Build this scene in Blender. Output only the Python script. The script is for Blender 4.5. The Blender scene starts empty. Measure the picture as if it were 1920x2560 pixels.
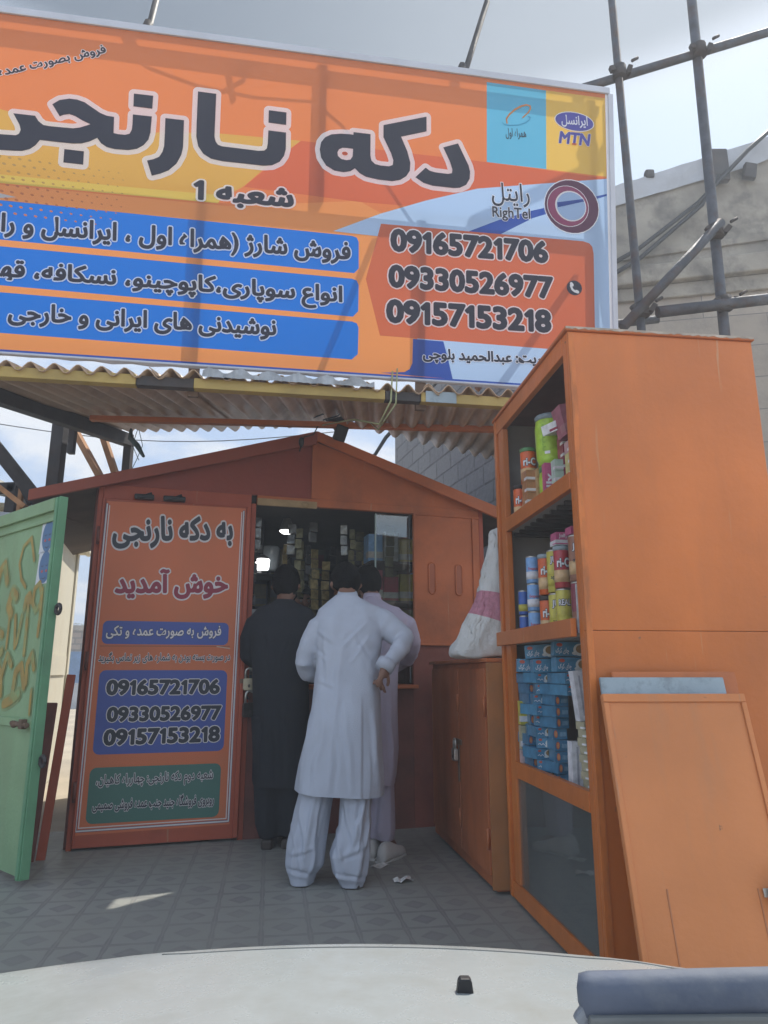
import bpy, bmesh, math, random
from mathutils import Vector, Matrix, noise as mnoise
from mathutils.geometry import delaunay_2d_cdt
R=math.radians
SC=bpy.context.scene
COL=SC.collection
# ------------------------------------------------------------------ camera, sky, sun, exposure
cam=bpy.data.cameras.new('camera'); cam_o=bpy.data.objects.new('camera',cam); COL.objects.link(cam_o)
cam.sensor_fit='VERTICAL'; cam.sensor_height=24.0; cam.lens=24.0*1750/2560
cam.clip_start=.05; cam.clip_end=2000
cam_o.location=(0,0,1.08); cam_o.rotation_euler=(R(90+12.875),0,0)
SC.camera=cam_o
SUN_EL, SUN_AZ = 58, 38          # azimuth measured from straight ahead towards the right
SC.view_settings.view_transform='Standard'; SC.view_settings.look='None'; SC.view_settings.exposure=0.64; SC.view_settings.gamma=1
SC.view_settings.use_curve_mapping=False
w=bpy.data.worlds.new('World'); SC.world=w; w.use_nodes=True
nt=w.node_tree; nt.nodes.clear()
def WN(t,**k):
    n=nt.nodes.new(t)
    for a,b in k.items(): setattr(n,a,b)
    return n
def WM(op,a,b=None,c=None):
    n=WN('ShaderNodeMath',operation=op)
    for i,v in enumerate((a,b,c)):
        if v is None: continue
        if isinstance(v,(int,float)): n.inputs[i].default_value=v
        else: nt.links.new(v,n.inputs[i])
    return n.outputs[0]
sky=WN('ShaderNodeTexSky',sky_type='NISHITA',sun_disc=False); sky.sun_elevation=R(SUN_EL); sky.sun_rotation=R(SUN_AZ); sky.dust_density=2.0; sky.air_density=1.0
tc=WN('ShaderNodeTexCoord'); sep=WN('ShaderNodeSeparateXYZ'); nt.links.new(tc.outputs['Generated'],sep.inputs[0])
dx,dy,dz=sep.outputs
den=WM('ADD',WM('MAXIMUM',dz,0.0),0.22)
cmb=WN('ShaderNodeCombineXYZ'); nt.links.new(WM('DIVIDE',dx,den),cmb.inputs[0]); nt.links.new(WM('DIVIDE',dy,den),cmb.inputs[1])
n1=WN('ShaderNodeTexNoise'); n1.inputs['Scale'].default_value=2.1; n1.inputs['Detail'].default_value=9; n1.inputs['Roughness'].default_value=.55; n1.inputs['Distortion'].default_value=.3
nt.links.new(cmb.outputs[0],n1.inputs['Vector'])
def ramp(v,a,b):
    n=WN('ShaderNodeMapRange',interpolation_type='SMOOTHSTEP'); nt.links.new(v,n.inputs[0])
    n.inputs[1].default_value=a; n.inputs[2].default_value=b; return n.outputs[0]
cl=ramp(n1.outputs['Fac'],.47,.62)
n2=WN('ShaderNodeTexNoise'); n2.inputs['Scale'].default_value=.9; n2.inputs['Detail'].default_value=5; nt.links.new(cmb.outputs[0],n2.inputs['Vector'])
# a grey cloud deck overhead with a bright lower rim; thinner towards the sun on the right
deck=ramp(WM('ADD',dz,WM('MULTIPLY',n2.outputs['Fac'],.10)),.69,.755)
cov=WM('MAXIMUM',WM('MULTIPLY',cl,.93),deck)
def mixc(f,a,b):
    n=WN('ShaderNodeMix',data_type='RGBA')
    if isinstance(f,(int,float)): n.inputs[0].default_value=f
    else: nt.links.new(f,n.inputs[0])
    for s,v in ((6,a),(7,b)):
        if isinstance(v,tuple): n.inputs[s].default_value=v+(1,)
        else: nt.links.new(v,n.inputs[s])
    return n.outputs[2]
side=ramp(WM('ADD',dx,WM('MULTIPLY',n2.outputs['Fac'],.2)),-.35,.55)
greyc=mixc(side,(1.25,1.55,2.0),(3.7,4.1,4.6))
cc=mixc(deck,(6.2,6.4,6.7),greyc)
skyb=mixc(.80,sky.outputs[0],mixc(ramp(dx,-.1,.45),(3.2,4.3,6.2),(4.6,5.7,7.1)))
full0=mixc(cov,skyb,cc)
# the sky behind the viewer is scaled brighter: added fill light for the shade
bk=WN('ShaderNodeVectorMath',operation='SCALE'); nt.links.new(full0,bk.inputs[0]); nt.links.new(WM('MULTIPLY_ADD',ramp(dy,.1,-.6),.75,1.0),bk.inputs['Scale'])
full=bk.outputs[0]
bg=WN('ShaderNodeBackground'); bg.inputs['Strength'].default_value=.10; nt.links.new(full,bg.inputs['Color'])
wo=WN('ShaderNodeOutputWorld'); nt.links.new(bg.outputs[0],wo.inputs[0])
sun=bpy.data.lights.new('sun','SUN'); sun.energy=3.8; sun.angle=R(.55); sun.color=(1,.95,.86)
sun_o=bpy.data.objects.new('sun',sun); COL.objects.link(sun_o)
sd=Vector((math.sin(R(SUN_AZ))*math.cos(R(SUN_EL)),math.cos(R(SUN_AZ))*math.cos(R(SUN_EL)),math.sin(R(SUN_EL))))
sun_o.rotation_euler=sd.to_track_quat('Z','Y').to_euler()

# ------------------------------------------------------------------ materials
MC={}
def M(name,col,rough=.6,var=.12,scale=6,bump=0,bscale=40,metal=0,dirt=None,dirt_amt=.35,dirt_scale=3,spec=.4,streak=False,wear=None):
    if name in MC: return MC[name]
    m=bpy.data.materials.new(name); m.use_nodes=True; t=m.node_tree; b=t.nodes['Principled BSDF']
    L=t.links.new
    b.inputs['Roughness'].default_value=rough; b.inputs['Metallic'].default_value=metal; b.inputs['Specular IOR Level'].default_value=spec
    tc=t.nodes.new('ShaderNodeTexCoord'); vec=tc.outputs['Object']
    nz=t.nodes.new('ShaderNodeTexNoise'); nz.inputs['Scale'].default_value=scale; nz.inputs['Detail'].default_value=6; L(vec,nz.inputs['Vector'])
    def mix(f,a,bb,fac=None):
        n=t.nodes.new('ShaderNodeMix'); n.data_type='RGBA'
        if isinstance(f,(int,float)): n.inputs[0].default_value=f
        else: L(f,n.inputs[0])
        for s,v in ((6,a),(7,bb)):
            if isinstance(v,tuple): n.inputs[s].default_value=tuple(v[:3])+(1,)
            else: L(v,n.inputs[s])
        return n.outputs[2]
    def mr(v,a,bb,c=0,d=1):
        n=t.nodes.new('ShaderNodeMapRange'); L(v,n.inputs[0]); n.inputs[1].default_value=a; n.inputs[2].default_value=bb; n.inputs[3].default_value=c; n.inputs[4].default_value=d; return n.outputs[0]
    lo=tuple(c*(1-var) for c in col); hi=tuple(min(1,c*(1+var)) for c in col)
    c=mix(mr(nz.outputs['Fac'],.3,.7),lo,hi)
    if dirt is not None:
        n2=t.nodes.new('ShaderNodeTexNoise'); n2.inputs['Scale'].default_value=dirt_scale; n2.inputs['Detail'].default_value=8; n2.inputs['Roughness'].default_value=.65
        if streak:
            mp=t.nodes.new('ShaderNodeMapping'); mp.inputs['Scale'].default_value=(1,1,.18); L(vec,mp.inputs['Vector']); L(mp.outputs[0],n2.inputs['Vector'])
        else: L(vec,n2.inputs['Vector'])
        c=mix(mr(n2.outputs['Fac'],.48,.72,0,dirt_amt),c,dirt)
        L(mr(n2.outputs['Fac'],.4,.75,rough,min(1,rough+.25)),b.inputs['Roughness'])
    if wear is not None:                 # fine scratches and small chips through the paint
        mp2=t.nodes.new('ShaderNodeMapping'); mp2.inputs['Scale'].default_value=(1,1,.05); mp2.inputs['Rotation'].default_value=(.25,.35,.3); L(vec,mp2.inputs['Vector'])
        n4=t.nodes.new('ShaderNodeTexNoise'); n4.inputs['Scale'].default_value=38; n4.inputs['Detail'].default_value=3; L(mp2.outputs[0],n4.inputs['Vector'])
        n5=t.nodes.new('ShaderNodeTexNoise'); n5.inputs['Scale'].default_value=2.3; n5.inputs['Detail'].default_value=3; L(vec,n5.inputs['Vector'])
        ml=t.nodes.new('ShaderNodeMath'); ml.operation='MULTIPLY'; L(mr(n4.outputs['Fac'],.66,.72,0,.75),ml.inputs[0]); L(mr(n5.outputs['Fac'],.5,.62),ml.inputs[1])
        c=mix(ml.outputs[0],c,wear)
        n6=t.nodes.new('ShaderNodeTexNoise'); n6.inputs['Scale'].default_value=21; n6.inputs['Detail'].default_value=5; n6.inputs['Roughness'].default_value=.6; L(vec,n6.inputs['Vector'])
        c=mix(mr(n6.outputs['Fac'],.705,.73,0,.85),c,tuple(q*.35 for q in wear))
    L(c,b.inputs['Base Color'])
    if bump:
        n3=t.nodes.new('ShaderNodeTexNoise'); n3.inputs['Scale'].default_value=bscale; n3.inputs['Detail'].default_value=5; L(vec,n3.inputs['Vector'])
        bp=t.nodes.new('ShaderNodeBump'); bp.inputs['Strength'].default_value=bump; bp.inputs['Distance'].default_value=.01; L(n3.outputs['Fac'],bp.inputs['Height']); L(bp.outputs[0],b.inputs['Normal'])
    MC[name]=m; return m
def print_mat(name,col,trans=.42,rough=.45):
    """printed banner vinyl: diffuse, lets light through from behind, faint gloss"""
    m=bpy.data.materials.new(name); m.use_nodes=True; t=m.node_tree; t.nodes.clear(); L=t.links.new
    tc=t.nodes.new('ShaderNodeTexCoord'); nz=t.nodes.new('ShaderNodeTexNoise'); nz.inputs['Scale'].default_value=1.3; nz.inputs['Detail'].default_value=4; L(tc.outputs['Object'],nz.inputs['Vector'])
    mx=t.nodes.new('ShaderNodeMix'); mx.data_type='RGBA'; L(nz.outputs['Fac'],mx.inputs[0]); mx.inputs[6].default_value=tuple(c*.93 for c in col)+(1,); mx.inputs[7].default_value=tuple(min(1,c*1.06) for c in col)+(1,)
    d=t.nodes.new('ShaderNodeBsdfDiffuse'); L(mx.outputs[2],d.inputs[0]); tr=t.nodes.new('ShaderNodeBsdfTranslucent'); L(mx.outputs[2],tr.inputs[0])
    m1=t.nodes.new('ShaderNodeMixShader'); m1.inputs[0].default_value=trans; L(d.outputs[0],m1.inputs[1]); L(tr.outputs[0],m1.inputs[2])
    g=t.nodes.new('ShaderNodeBsdfGlossy'); g.inputs['Roughness'].default_value=rough
    m2=t.nodes.new('ShaderNodeMixShader'); m2.inputs[0].default_value=.035; L(m1.outputs[0],m2.inputs[1]); L(g.outputs[0],m2.inputs[2])
    o=t.nodes.new('ShaderNodeOutputMaterial'); L(m2.outputs[0],o.inputs[0]); return m
def emit(name,col,s):
    m=bpy.data.materials.new(name); m.use_nodes=True; b=m.node_tree.nodes['Principled BSDF']; b.inputs['Base Color'].default_value=(.8,.8,.8,1)
    b.inputs['Emission Color'].default_value=tuple(col)+(1,); b.inputs['Emission Strength'].default_value=s; return m
def glass_mat(name,tint=(.9,.95,.95),refl=.12,dirt=.0):
    m=bpy.data.materials.new(name); m.use_nodes=True; t=m.node_tree; t.nodes.clear(); L=t.links.new
    tr=t.nodes.new('ShaderNodeBsdfTransparent'); tr.inputs[0].default_value=tuple(tint)+(1,)
    g=t.nodes.new('ShaderNodeBsdfGlossy'); g.inputs['Roughness'].default_value=.03
    lw=t.nodes.new('ShaderNodeFresnel'); lw.inputs[0].default_value=1.5
    ad=t.nodes.new('ShaderNodeMath'); ad.operation='MULTIPLY_ADD'; L(lw.outputs[0],ad.inputs[0]); ad.inputs[1].default_value=1.6; ad.inputs[2].default_value=refl*.3
    mx=t.nodes.new('ShaderNodeMixShader'); L(ad.outputs[0],mx.inputs[0]); L(tr.outputs[0],mx.inputs[1]); L(g.outputs[0],mx.inputs[2])
    last=mx.outputs[0]
    if dirt:
        d=t.nodes.new('ShaderNodeBsdfDiffuse'); d.inputs[0].default_value=(.32,.34,.33,1)
        tc=t.nodes.new('ShaderNodeTexCoord'); nz=t.nodes.new('ShaderNodeTexNoise'); nz.inputs['Scale'].default_value=3; nz.inputs['Detail'].default_value=6; L(tc.outputs['Object'],nz.inputs['Vector'])
        mr=t.nodes.new('ShaderNodeMapRange'); L(nz.outputs['Fac'],mr.inputs[0]); mr.inputs[3].default_value=dirt*.5; mr.inputs[4].default_value=dirt*1.3
        m3=t.nodes.new('ShaderNodeMixShader'); L(mr.outputs[0],m3.inputs[0]); L(last,m3.inputs[1]); L(d.outputs[0],m3.inputs[2]); last=m3.outputs[0]
    o=t.nodes.new('ShaderNodeOutputMaterial'); L(last,o.inputs[0]); return m

ORANGE=M('orange_paint',(.55,.158,.032),.32,.2,1.4,.2,26,dirt=(.36,.13,.05),dirt_amt=.6,dirt_scale=1.7,streak=True,wear=(.50,.30,.16))
TRIMO=M('orange_trim_chipped',(.58,.17,.035),.4,.15,8,.3,30,dirt=(.10,.055,.035),dirt_amt=.95,dirt_scale=9,streak=True)
ORANGE_D=M('orange_paint_worn',(.48,.145,.045),.5,.15,4,.2,30,dirt=(.20,.09,.05),dirt_amt=.5,dirt_scale=4)
REDP=M('red_oxide_paint',(.37,.075,.034),.5,.12,3,.15,30,dirt=(.16,.05,.035),dirt_amt=.4,dirt_scale=3,wear=(.35,.17,.10))
KORANGE=M('kiosk_orange_paint',(.46,.125,.038),.5,.15,3,.2,30,dirt=(.22,.08,.04),dirt_amt=.6,dirt_scale=2.4,wear=(.42,.22,.12))
DARKRED=M('dark_red_paint',(.16,.05,.035),.55,.2,5,.2,25,dirt=(.07,.04,.03),dirt_amt=.5)
DARKST=M('dark_steel',(.045,.04,.04),.6,.25,8,.2,40,dirt=(.10,.06,.04),dirt_amt=.5)
SCAFM=M('scaffold_steel',(.095,.10,.115),.6,.3,9,.35,50,metal=.4,dirt=(.13,.07,.04),dirt_amt=.8,dirt_scale=7)
RUST=M('rusty_steel',(.16,.10,.065),.7,.25,8,.3,40,metal=.2)
YELW=M('mustard_paint',(.42,.30,.09),.55,.12,5,.15,40,dirt=(.20,.15,.08),dirt_amt=.5)
CORR=M('old_corrugated_sheet',(.46,.32,.21),.36,.2,3,.1,30,metal=.1,dirt=(.26,.16,.10),dirt_amt=.6,dirt_scale=2)
FOIL=M('silver_flashing',(.36,.37,.38),.45,.2,8,.5,25,metal=.5,dirt=(.2,.19,.17),dirt_amt=.6,dirt_scale=6)
WOOD=M('raw_timber',(.45,.24,.12),.7,.2,8,.3,60,dirt=(.2,.11,.06),dirt_amt=.5,streak=True)
GREEN=M('green_paint',(.215,.345,.18),.5,.12,3,.2,40,dirt=(.24,.28,.16),dirt_amt=.55,dirt_scale=3,streak=True)
GREEN_D=M('green_paint_dark',(.12,.28,.15),.5,.12,4,.12,40,dirt=(.08,.12,.08),dirt_amt=.4)
CREAM=M('cream_sheet',(.66,.62,.50),.6,.06,3,.1,30,dirt=(.45,.40,.30),dirt_amt=.4)
WHITE=M('white_paint',(.78,.78,.78),.45,.05,4)
BLACK=M('black_plastic',(.02,.02,.022),.5,.2,5)
STEEL=M('bare_steel',(.55,.53,.48),.35,.15,20,.1,60,metal=.85)
BRASS=M('old_brass_lock',(.40,.35,.25),.4,.15,20,.1,60,metal=.7)
GREYB=M('grey_blue_board',(.30,.37,.41),.5,.15,5,.2,40,dirt=(.10,.11,.11),dirt_amt=.85,dirt_scale=9)
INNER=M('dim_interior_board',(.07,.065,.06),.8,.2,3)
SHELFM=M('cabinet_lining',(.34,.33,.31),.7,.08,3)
SKIN=M('skin',(.20,.10,.065),.55,.1,10)
HAIRM=M('black_hair',(.007,.0065,.007),.85,.3,60,.8,140,spec=.1)
# ------------------------------------------------------------------ builders
def link(o,parent=None):
    COL.objects.link(o)
    if parent is not None: o.parent=parent
    return o
def thing(name,label,cat,loc=(0,0,0),rot=(0,0,0),group=None):
    o=bpy.data.objects.new(name,None); o.empty_display_size=.1; COL.objects.link(o)
    o.location=loc; o.rotation_euler=rot; o['label']=label; o['category']=cat
    if group: o['group']=group
    return o
def tag(o,label,cat,group=None):
    o['label']=label; o['category']=cat
    if group: o['group']=group
    return o
class B:
    def __init__(s): s.b=bmesh.new(); s.mats=[]
    def mi(s,m):
        if m is None: return 0
        if m not in s.mats: s.mats.append(m)
        return s.mats.index(m)
    def face(s,pts,m=None):
        vs=[s.b.verts.new(p) for p in pts]
        try: f=s.b.faces.new(vs); f.material_index=s.mi(m)
        except ValueError: pass
    def box(s,c,d,rot=None,m=None,bev=0):
        """c centre, d full size, rot Matrix"""
        T=Matrix.Translation(c)@((rot.to_4x4()) if rot is not None else Matrix())@Matrix.Diagonal((d[0],d[1],d[2],1))
        r=bmesh.ops.create_cube(s.b,size=1,matrix=T); k=s.mi(m)
        fs={f for v in r['verts'] for f in v.link_faces}
        for f in fs: f.material_index=k
        if bev: bmesh.ops.bevel(s.b,geom=list({e for f in fs for e in f.edges}),offset=bev,segments=2,affect='EDGES',profile=.6,material=-1)
        return s
    def bb(s,x0,x1,y0,y1,z0,z1,m=None,bev=0): return s.box(((x0+x1)/2,(y0+y1)/2,(z0+z1)/2),(abs(x1-x0),abs(y1-y0),abs(z1-z0)),None,m,bev)
    def bar(s,p,q,wd,h,m=None,up=(0,0,1),bev=0):
        p=Vector(p);q=Vector(q);d=q-p; z=d.normalized(); u=Vector(up); x=u.cross(z)
        if x.length<1e-4: x=Vector((1,0,0)).cross(z)
        x.normalize(); y=z.cross(x)
        return s.box((p+q)/2,(wd,h,d.length),Matrix((x,y,z)).transposed(),m,bev)
    def tube(s,pts,r,n=10,m=None,cap=True,flat=1.0):
        pts=[Vector(p) for p in pts]; rs=r if isinstance(r,(list,tuple)) else [r]*len(pts); k=s.mi(m)
        rings=[]; prev=None
        for i,p in enumerate(pts):
            t=(pts[min(i+1,len(pts)-1)]-pts[max(i-1,0)]).normalized()
            if prev is None:
                a=Vector((0,0,1)) if abs(t.z)<.9 else Vector((1,0,0)); x=a.cross(t).normalized()
            else:
                x=prev-t*prev.dot(t)
                x=x.normalized() if x.length>1e-6 else Vector((1,0,0))
            prev=x; y=t.cross(x)
            rings.append([s.b.verts.new(p+x*math.cos(2*math.pi*j/n)*rs[i]+y*math.sin(2*math.pi*j/n)*rs[i]*flat) for j in range(n)])
        s.rings(rings,k,cap); return s
    def rings(s,rings,k=0,cap=True):
        n=len(rings[0])
        for a,b in zip(rings,rings[1:]):
            for j in range(n):
                f=s.b.faces.new((a[j],a[(j+1)%n],b[(j+1)%n],b[j])); f.material_index=k; f.smooth=True
        if cap:
            for r,rev in ((rings[0],True),(rings[-1],False)):
                try: f=s.b.faces.new(list(reversed(r)) if rev else r); f.material_index=k
                except ValueError: pass
    def lathe(s,prof,c=(0,0,0),n=20,m=None):
        """prof [(r,z)...] from bottom to top"""
        k=s.mi(m); c=Vector(c)
        s.rings([[s.b.verts.new(c+Vector((max(r,1e-4)*math.cos(2*math.pi*j/n),max(r,1e-4)*math.sin(2*math.pi*j/n),z))) for j in range(n)] for r,z in prof],k,True); return s
    def prism(s,poly,y0,y1,m=None,ax='y'):
        """poly in (x,z) extruded along y (ax='y'), or (y,z) along x (ax='x'), or (x,y) along z"""
        f=(lambda p,h:(p[0],h,p[1])) if ax=='y' else (lambda p,h:(h,p[0],p[1])) if ax=='x' else (lambda p,h:(p[0],p[1],h))
        k=s.mi(m); a=[s.b.verts.new(f(p,y0)) for p in poly]; b=[s.b.verts.new(f(p,y1)) for p in poly]; n=len(poly); fs=[]
        fs.append(s.b.faces.new(list(reversed(a)))); fs.append(s.b.faces.new(b))
        for i in range(n): fs.append(s.b.faces.new((a[i],a[(i+1)%n],b[(i+1)%n],b[i])))
        for q in fs: q.material_index=k
        return s
    def ell(s,c,r,m=None,seg=20,rot=None):
        T=Matrix.Translation(c)@((rot.to_4x4()) if rot is not None else Matrix())@Matrix.Diagonal((r[0],r[1],r[2],1)); k=s.mi(m)
        q=bmesh.ops.create_uvsphere(s.b,u_segments=seg,v_segments=seg//2+2,radius=1,matrix=T)
        for f in {f for v in q['verts'] for f in v.link_faces}: f.material_index=k; f.smooth=True
        return s
    def mesh(s,name,mat=None,smooth=False,recalc=True):
        if recalc: bmesh.ops.recalc_face_normals(s.b,faces=s.b.faces)
        me=bpy.data.meshes.new(name); s.b.to_mesh(me); s.b.free()
        for m in (s.mats if s.mats else [mat]): me.materials.append(m)
        if smooth:
            for p in me.polygons: p.use_smooth=True
        return me
    def build(s,name,mat=None,parent=None,smooth=False,bevel=0,recalc=True):
        o=bpy.data.objects.new(name,s.mesh(name,mat,smooth,recalc)); link(o,parent)
        if bevel:
            md=o.modifiers.new('b','BEVEL'); md.width=bevel; md.segments=2; md.limit_method='ANGLE'; md.angle_limit=R(40)
        return o
def baked(o):
    dg=bpy.context.evaluated_depsgraph_get(); dg.update(); me=bpy.data.meshes.new_from_object(o.evaluated_get(dg)); o.modifiers.clear(); o.data=me; return o
def rag(o,kind): o['kind']=kind; return o
ORD=['first','second','third','fourth','fifth','sixth','seventh','eighth','ninth','tenth','eleventh','twelfth','thirteenth','fourteenth']
# ------------------------------------------------------------------ flat printing: text and polygons unioned into clean sheets
AR={}
for ch,b in (('ا',0xFE8D),('آ',0xFE81),('د',0xFEA9),('ذ',0xFEAB),('ر',0xFEAD),('ز',0xFEAF),('ژ',0xFB8A),('و',0xFEED)): AR[ch]=(b,b+1,None,None)
for ch,b in (('ب',0xFE8F),('ت',0xFE95),('ث',0xFE99),('ج',0xFE9D),('ح',0xFEA1),('خ',0xFEA5),('س',0xFEB1),('ش',0xFEB5),('ص',0xFEB9),('ض',0xFEBD),('ط',0xFEC1),('ع',0xFEC9),('غ',0xFECD),('ف',0xFED1),('ق',0xFED5),('ل',0xFEDD),('م',0xFEE1),('ن',0xFEE5),('ه',0xFEE9),('پ',0xFB56),('چ',0xFB7A),('ک',0xFB8E),('گ',0xFB92),('ی',0xFBFC)): AR[ch]=(b,b+1,b+2,b+3)
def shape(s):
    out=[];n=len(s)
    for i,ch in enumerate(s):
        if ch not in AR: out.append(ch); continue
        iso,fin,ini,med=AR[ch]
        p=i>0 and s[i-1] in AR and AR[s[i-1]][2]; q=ini and i+1<n and s[i+1] in AR
        out.append(chr(med if (p and q) else fin if p else ini if q else iso))
    if not any(c in AR for c in s): return out
    toks=[]
    for c in out:
        if c.isascii() and c.isalnum() and toks and toks[-1][-1].isascii() and toks[-1][-1].isalnum(): toks[-1]+=c
        else: toks.append(c)
    return list(''.join({'(':')',')':'('}.get(t,t) for t in reversed(toks)))
_tc=bpy.data.curves.new('glyph','FONT'); _tc.resolution_u=3; _to=bpy.data.objects.new('glyph',_tc); COL.objects.link(_to)
def _tess(s):
    _tc.body=s; dg=bpy.context.evaluated_depsgraph_get(); dg.update(); e=_to.evaluated_get(dg); me=e.to_mesh()
    v=[(p.co.x,p.co.y) for p in me.vertices]; f=[tuple(p.vertices) for p in me.polygons]; e.to_mesh_clear(); return v,f
_adv={}
def adv(c):
    if c=='1': return .36
    if c not in _adv:
        a=max(x for x,y in _tess('|')[0]); b=max(x for x,y in _tess(c+'|')[0]); _adv[c]=b-a
    return _adv[c]
def area(p): return sum(p[i][0]*p[(i+1)%len(p)][1]-p[(i+1)%len(p)][0]*p[i][1] for i in range(len(p)))/2
def loops_of(edges):
    nx={}
    for a,b in edges: nx.setdefault(a,[]).append(b); nx.setdefault(b,[]).append(a)
    seen=set(); out=[]
    for st in nx:
        if st in seen: continue
        lp=[st]; seen.add(st); cur=st
        while True:
            c=[q for q in nx[cur] if q not in seen]
            if not c: break
            cur=c[0]; seen.add(cur); lp.append(cur)
        if len(lp)>2: out.append(lp)
    return out
def thin(lp,eps):
    """drop outline points that lie within eps of the line between their neighbours kept"""
    def dp(p):
        if len(p)<3: return p
        a,b=p[0],p[-1]; L=math.hypot(b[0]-a[0],b[1]-a[1]) or 1e-9; m,k=0,0
        for i in range(1,len(p)-1):
            d=abs((b[0]-a[0])*(a[1]-p[i][1])-(a[0]-p[i][0])*(b[1]-a[1]))/L if L>1e-6 else math.hypot(p[i][0]-a[0],p[i][1]-a[1])
            if d>m: m,k=d,i
        return dp(p[:k+1])[:-1]+dp(p[k:]) if m>eps else [a,b]
    h=len(lp)//2
    return dp(lp[:h+1])[:-1]+dp(lp[h:]+lp[:1])[:-1]
def union(polys,simplify=0):
    vs=[];fs=[]
    for p in polys:
        if len(p)<3: continue
        a=area(p)
        if abs(a)<1e-10: continue
        if a<0: p=list(reversed(p))
        n=len(vs); vs+=[Vector(q) for q in p]; fs.append(list(range(n,n+len(p))))
    if not fs: return [],[]
    r=delaunay_2d_cdt(vs,[],fs,1,1e-6)
    V=[(v.x,v.y) for v in r[0]]; F=[tuple(f) for f,o in zip(r[2],r[5]) if o]
    if not simplify: return V,F
    cnt={}
    for f in F:
        for i in range(len(f)):
            e=(f[i],f[(i+1)%len(f)]); e=e if e[0]<e[1] else (e[1],e[0]); cnt[e]=cnt.get(e,0)+1
    lps=[[V[i] for i in lp] for lp in loops_of([e for e,c in cnt.items() if c==1])]
    lps=[q for q in (thin(lp,simplify) for lp in lps) if len(q)>2 and abs(area(q))>2e-5]
    if not lps: return V,F
    flat=[];ed=[]
    for lp in lps:
        n=len(flat); flat+=lp; ed+=[(n+i,n+(i+1)%len(lp)) for i in range(len(lp))]
    r=delaunay_2d_cdt([Vector(p) for p in flat],ed,[],1,1e-7); V=[(v.x,v.y) for v in r[0]]; F=[]
    for f in r[2]:
        x=sum(V[i][0] for i in f)/len(f); y=sum(V[i][1] for i in f)/len(f); c=False
        for lp in lps:
            for i in range(len(lp)):
                a,b=lp[i-1],lp[i]
                if (a[1]>y)!=(b[1]>y) and x<(b[0]-a[0])*(y-a[1])/(b[1]-a[1])+a[0]: c=not c
        if c: F.append(tuple(f))
    return V,F
def fat(polys,edges,r,n=8):
    out=list(polys); seen=set()
    for a,b in edges:
        d=(b[0]-a[0],b[1]-a[1]); l=math.hypot(*d)
        if l<1e-7: continue
        k=(-d[1]/l*r,d[0]/l*r)
        out.append([(a[0]-k[0],a[1]-k[1]),(b[0]-k[0],b[1]-k[1]),(b[0]+k[0],b[1]+k[1]),(a[0]+k[0],a[1]+k[1])])
        for p in (a,b):
            q=(round(p[0],5),round(p[1],5))
            if q in seen: continue
            seen.add(q); out.append([(p[0]+r*math.cos(2*math.pi*(j+.5)/n),p[1]+r*math.sin(2*math.pi*(j+.5)/n)) for j in range(n)])
    return out
ONE=[(.06,.52),(.20,.66),(.26,.66),(.26,0),(.19,0),(.19,.57),(.10,.47)]
_gl={}
def glyph(c,r):
    k=(c,round(r,4))
    if k in _gl: return _gl[k]
    if c=='1': polys=[ONE]; edges=[(ONE[i],ONE[(i+1)%len(ONE)]) for i in range(len(ONE))]
    else:
        v,f=_tess(c); polys=[[v[i] for i in q] for q in f]; cnt={}
        for q in f:
            for i in range(len(q)):
                a,b=v[q[i]],v[q[(i+1)%len(q)]]; ka=(round(a[0],5),round(a[1],5)); kb=(round(b[0],5),round(b[1],5)); kk=(min(ka,kb),max(ka,kb)); cnt[kk]=cnt.get(kk,0)+1
        lps=[thin(lp,.004) for lp in loops_of([kk for kk,n in cnt.items() if n==1])]
        edges=[(lp[i],lp[(i+1)%len(lp)]) for lp in lps for i in range(len(lp))]
    _gl[k]=union(fat(polys,edges,r),.0025) if r>0 else (flatten(polys)); return _gl[k]
def flatten(polys):
    v=[];f=[]
    for p in polys: f.append(tuple(range(len(v),len(v)+len(p)))); v+=p
    return v,f
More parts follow.
